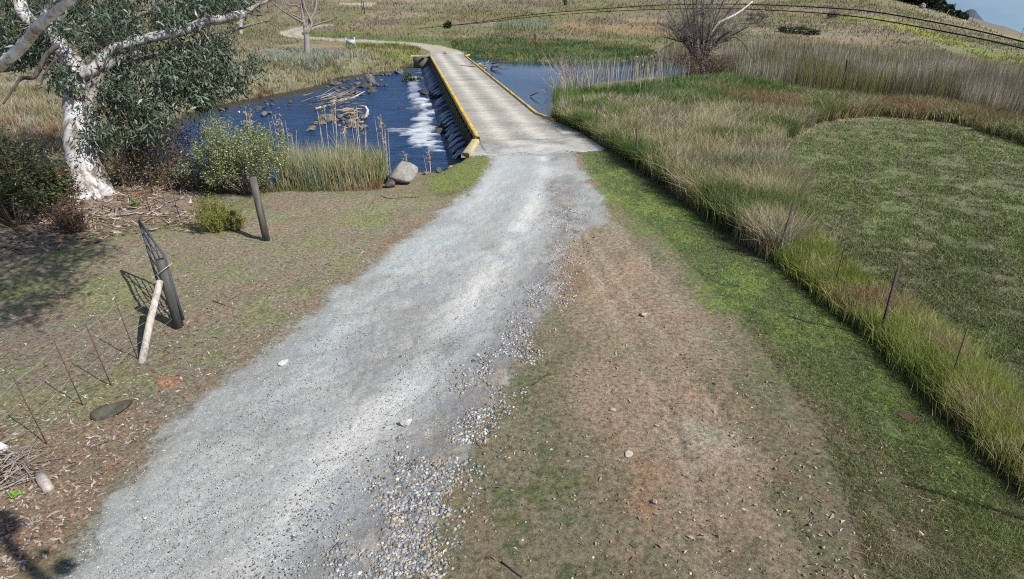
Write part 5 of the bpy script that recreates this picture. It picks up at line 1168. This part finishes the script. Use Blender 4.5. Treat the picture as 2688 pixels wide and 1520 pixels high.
# power cables
def cable(pts, ws, D, label):
    mb = MB(); limb_px(mb, pts, ws, 0, D, 5, (.02, .02, .025), 0, 6); o = mb.build('power_cable', M_metal, origin=atd(pts[0][0], pts[0][1], D[0])); tag(o, label, 'cable')
cable([(1100, 75), (1180, 67), (1274, 56), (1350, 44), (1442, 34), (1597, 22), (1720, 14), (1856, 11), (1984, 12), (2160, 20), (2292, 31), (2447, 57), (2580, 84), (2688, 110), (2820, 145)], [1.2, 1.6, 2.2, 3.4, 4.2], np.linspace(84, 36, 15), 'upper of the two black power cables crossing the top right')
cable([(1176, 68), (1274, 59), (1380, 46), (1480, 38), (1597, 30), (1720, 25), (1856, 22), (1984, 25), (2160, 35), (2292, 50), (2447, 77), (2580, 103), (2688, 128), (2820, 162)], [1.2, 1.5, 2.2, 3.2, 3.8], np.linspace(80, 36, 14), 'lower of the two black power cables crossing the top right')
# conifers, house and pylons on the right skyline
def conifer(px, py, hpx, wpx, label):
    p = gpt(px, py); D = depth_of(p); h = hpx / F * D; r = wpx / 2 / F * D; rt = root('conifer', tuple(p), label, 'tree', 'dark conifers on the right skyline'); MB().tube([p - [0, 0, .5], p + [0, 0, h * .9]], [.25, .05], 6, (.12, .09, .07)).build('trunk', M_wood, rt, origin=p)
    n = 260; t = R.random(n) ** 1.1; a = R.random(n) * 6.28; q = r * (1 - t) ** .7 * R.random(n) ** .5 * (.7 + .5 * fbm(a * 2, t * 6, 2, int(px)))
    Cn = np.column_stack([p[0] + np.cos(a) * q, p[1] + np.sin(a) * q, p[2] + h * (.12 + .9 * t)]); l = leaves(Cn, 3, (.2, .2, .25), .8, .35, [c3(.02, .032, .018), c3(.035, .05, .025)], [1, 1], .2); MB().add(l[0], l[1], None, l[3]).build('crown', M_leaf, rt, origin=p)
for k in range(17):
    x = 2368 + k * 7.6; y = 4 + k * 2.05; conifer(x, y, 22 + 22 * R.random() if k < 12 else 12 + 12 * R.random(), 8 + 5 * R.random(), ORD[k] + ' dark conifer from the left in the row on the right skyline')
for x, y, h_, w_ in ((2505, 44, 12, 16), (2516, 47, 13, 18), (2527, 50, 9, 14), (2541, 52, 6, 9)): bush(x, y, w_ * 1.3, h_, 'dark round bush on the skyline right of the conifers', [c3(.03, .045, .02), c3(.05, .065, .03)], [1, 1], n=70, per=12, L=.6, wr=.4, stems=12, group='skyline bushes')
hp_ = gpt(2420, 22); HS = root('farmhouse', tuple(hp_), 'small grey roofed farmhouse half hidden by the conifers', 'house'); D = depth_of(hp_); sc_ = D / F
ang = .9; Rm = np.array([[math.cos(ang), -math.sin(ang), 0], [math.sin(ang), math.cos(ang), 0], [0, 0, 1]])
MB().box(hp_ + [0, 0, 1.1 * sc_ * 4], (22 * sc_, 12 * sc_, 7 * sc_), Rm, (.34, .31, .27)).build('wall', M_conc, HS, origin=hp_)
rv = np.array([[-12, -7.2, 8], [12, -7.2, 8], [12, 7.2, 8], [-12, 7.2, 8], [-12, 0, 13], [12, 0, 13]]) * sc_; rv = rv @ Rm.T
MB().add(rv + hp_, [(0, 1, 5, 4), (3, 4, 5, 2), (0, 3, 2, 1)], [(0, 4, 3), (1, 2, 5)], (.27, .27, .28)).build('roof', M_conc, HS, origin=hp_)
def pylon(px, py, ty, label):
    p = gpt(px, py); D = depth_of(p); k = D / F; h = (py - ty) * k; rt = root('power_pole', tuple(p), label, 'power pole'); mb = MB().tube([p - [.8 * k, 0, 1], p + [-.8 * k, 0, h]], .35 * k, 5, (.12, .12, .13)).tube([p - [-.8 * k, 0, 1], p + [.8 * k, 0, h]], .35 * k, 5, (.12, .12, .13)); mb.build('pole', M_wood, rt, origin=p)
    MB().box(p + [0, 0, h * .93], (6 * k, .5 * k, .6 * k), None, (.12, .12, .13)).build('crossarm', M_wood, rt, origin=p)
pylon(2551, 58, 30, 'twin leg power pole against the blue distant mountain'); pylon(2676, 106, 76, 'twin leg power pole on the skyline at the right edge')

# bottom left corner: brushwood, log, white pipe and stray wood
rt = root('brush_heap', tuple(gpt(50, 1225)), 'grey heap of cut sticks at the left edge below the last dropper', 'brushwood'); p = np.array(rt.location); sm = MB()
for k in range(90):
    q = gpt(-50 + 150 * R.random() ** 1.2, 1180 + 100 * R.random()); a = .9 + R.normal(0, .8); L = .08 + .25 * R.random() ** 1.5; dv = np.array([math.cos(a), math.sin(a), 0]) * L; z = .02 + .14 * R.random()
    sm.tube([q - dv + [0, 0, z], q + [0, 0, z + .03], q + dv + [0, 0, z * .7]], np.array([.008, .007, .003]) * (.4 + .8 * R.random()), 4, c3(.33, .29, .26) * (.35 + .8 * R.random()), cap=False)
sub_build(sm, 'sticks', M_wood, rt, False)
a_, b_ = gpt(98, 1240), gpt(132, 1292); MB_ = MB().tube([a_ + [0, 0, .03], (a_ + b_) / 2 + [0, 0, .035], b_ + [0, 0, .03]], [.03, .062, .05], 9, (.36, .31, .28), .25); tag(MB_.build('wood_chunk', M_wood, origin=a_, smooth=True), 'short weathered wood chunk lying right of the stick heap', 'log')
a_, b_ = gpt(-60, 1165), gpt(22, 1200); tag(MB().tube([a_ + [0, 0, .16], b_ + [0, 0, .12]], .05, 12, (.8, .8, .8)).build('white_pipe', M_paint, origin=a_, smooth=True), 'end of a white pipe poking in at the left edge', 'pipe')
for pts, lb in (([(560, 792), (592, 806), (620, 812)], 'rust coloured curled bark strip in the yard right of the gate'), ([(1100, 520), (1020, 524), (1000, 514)], 'dark twig lying below the largest boulder'), ([(1315, 1478), (1340, 1495), (1372, 1518)], 'dark curved twig at the bottom edge of the turf'), ([(1400, 1010), (1445, 980)], 'thin dry twig on the thin turf')):
    L_ = [gpt(a_, b_) + [0, 0, .015] for a_, b_ in pts]; tag(MB().tube(L_, .008, 5, (.30, .14, .07) if 'rust' in lb else (.07, .06, .05)).build('twig', M_wood, origin=L_[0]), lb, 'twig')
# the mast that carries the camera: its shade falls across the lower left corner
MP = root('camera_mast', (.94, .27, 0), 'tall timber mast just behind the viewpoint whose shadow crosses the bottom left corner', 'mast')
o0 = np.array([.94, .27, 0]); MB().tube([o0, o0 + [0, 0, 9.5]], [.062, .055], 14, (.2, .17, .14)).build('pole', M_wood, MP, origin=o0)
MB().box(o0 + [.0, .09, 7.05], (.16, .22, .34), None, (.2, .2, .2)).box(o0 + [.02, .20, 5.95], (.12, .13, .14), None, (.2, .2, .2)).box(o0 + [.02, .17, 6.3], (.07, .07, .07), None, (.2, .2, .2)).tube([o0 + [0, 0, 6.0], o0 + [.02, .2, 5.95]], .012, 6, (.2, .2, .2)).tube([o0 + [0, 0, 6.3], o0 + [.02, .17, 6.3]], .012, 6, (.2, .2, .2)).build('junction_box', M_metal, MP, origin=o0)
MB().tube([o0 + [0, 0, 4.85], [.14, -.05, 4.85]], .02, 8, (.2, .2, .2)).build('bracket', M_metal, MP, origin=o0)
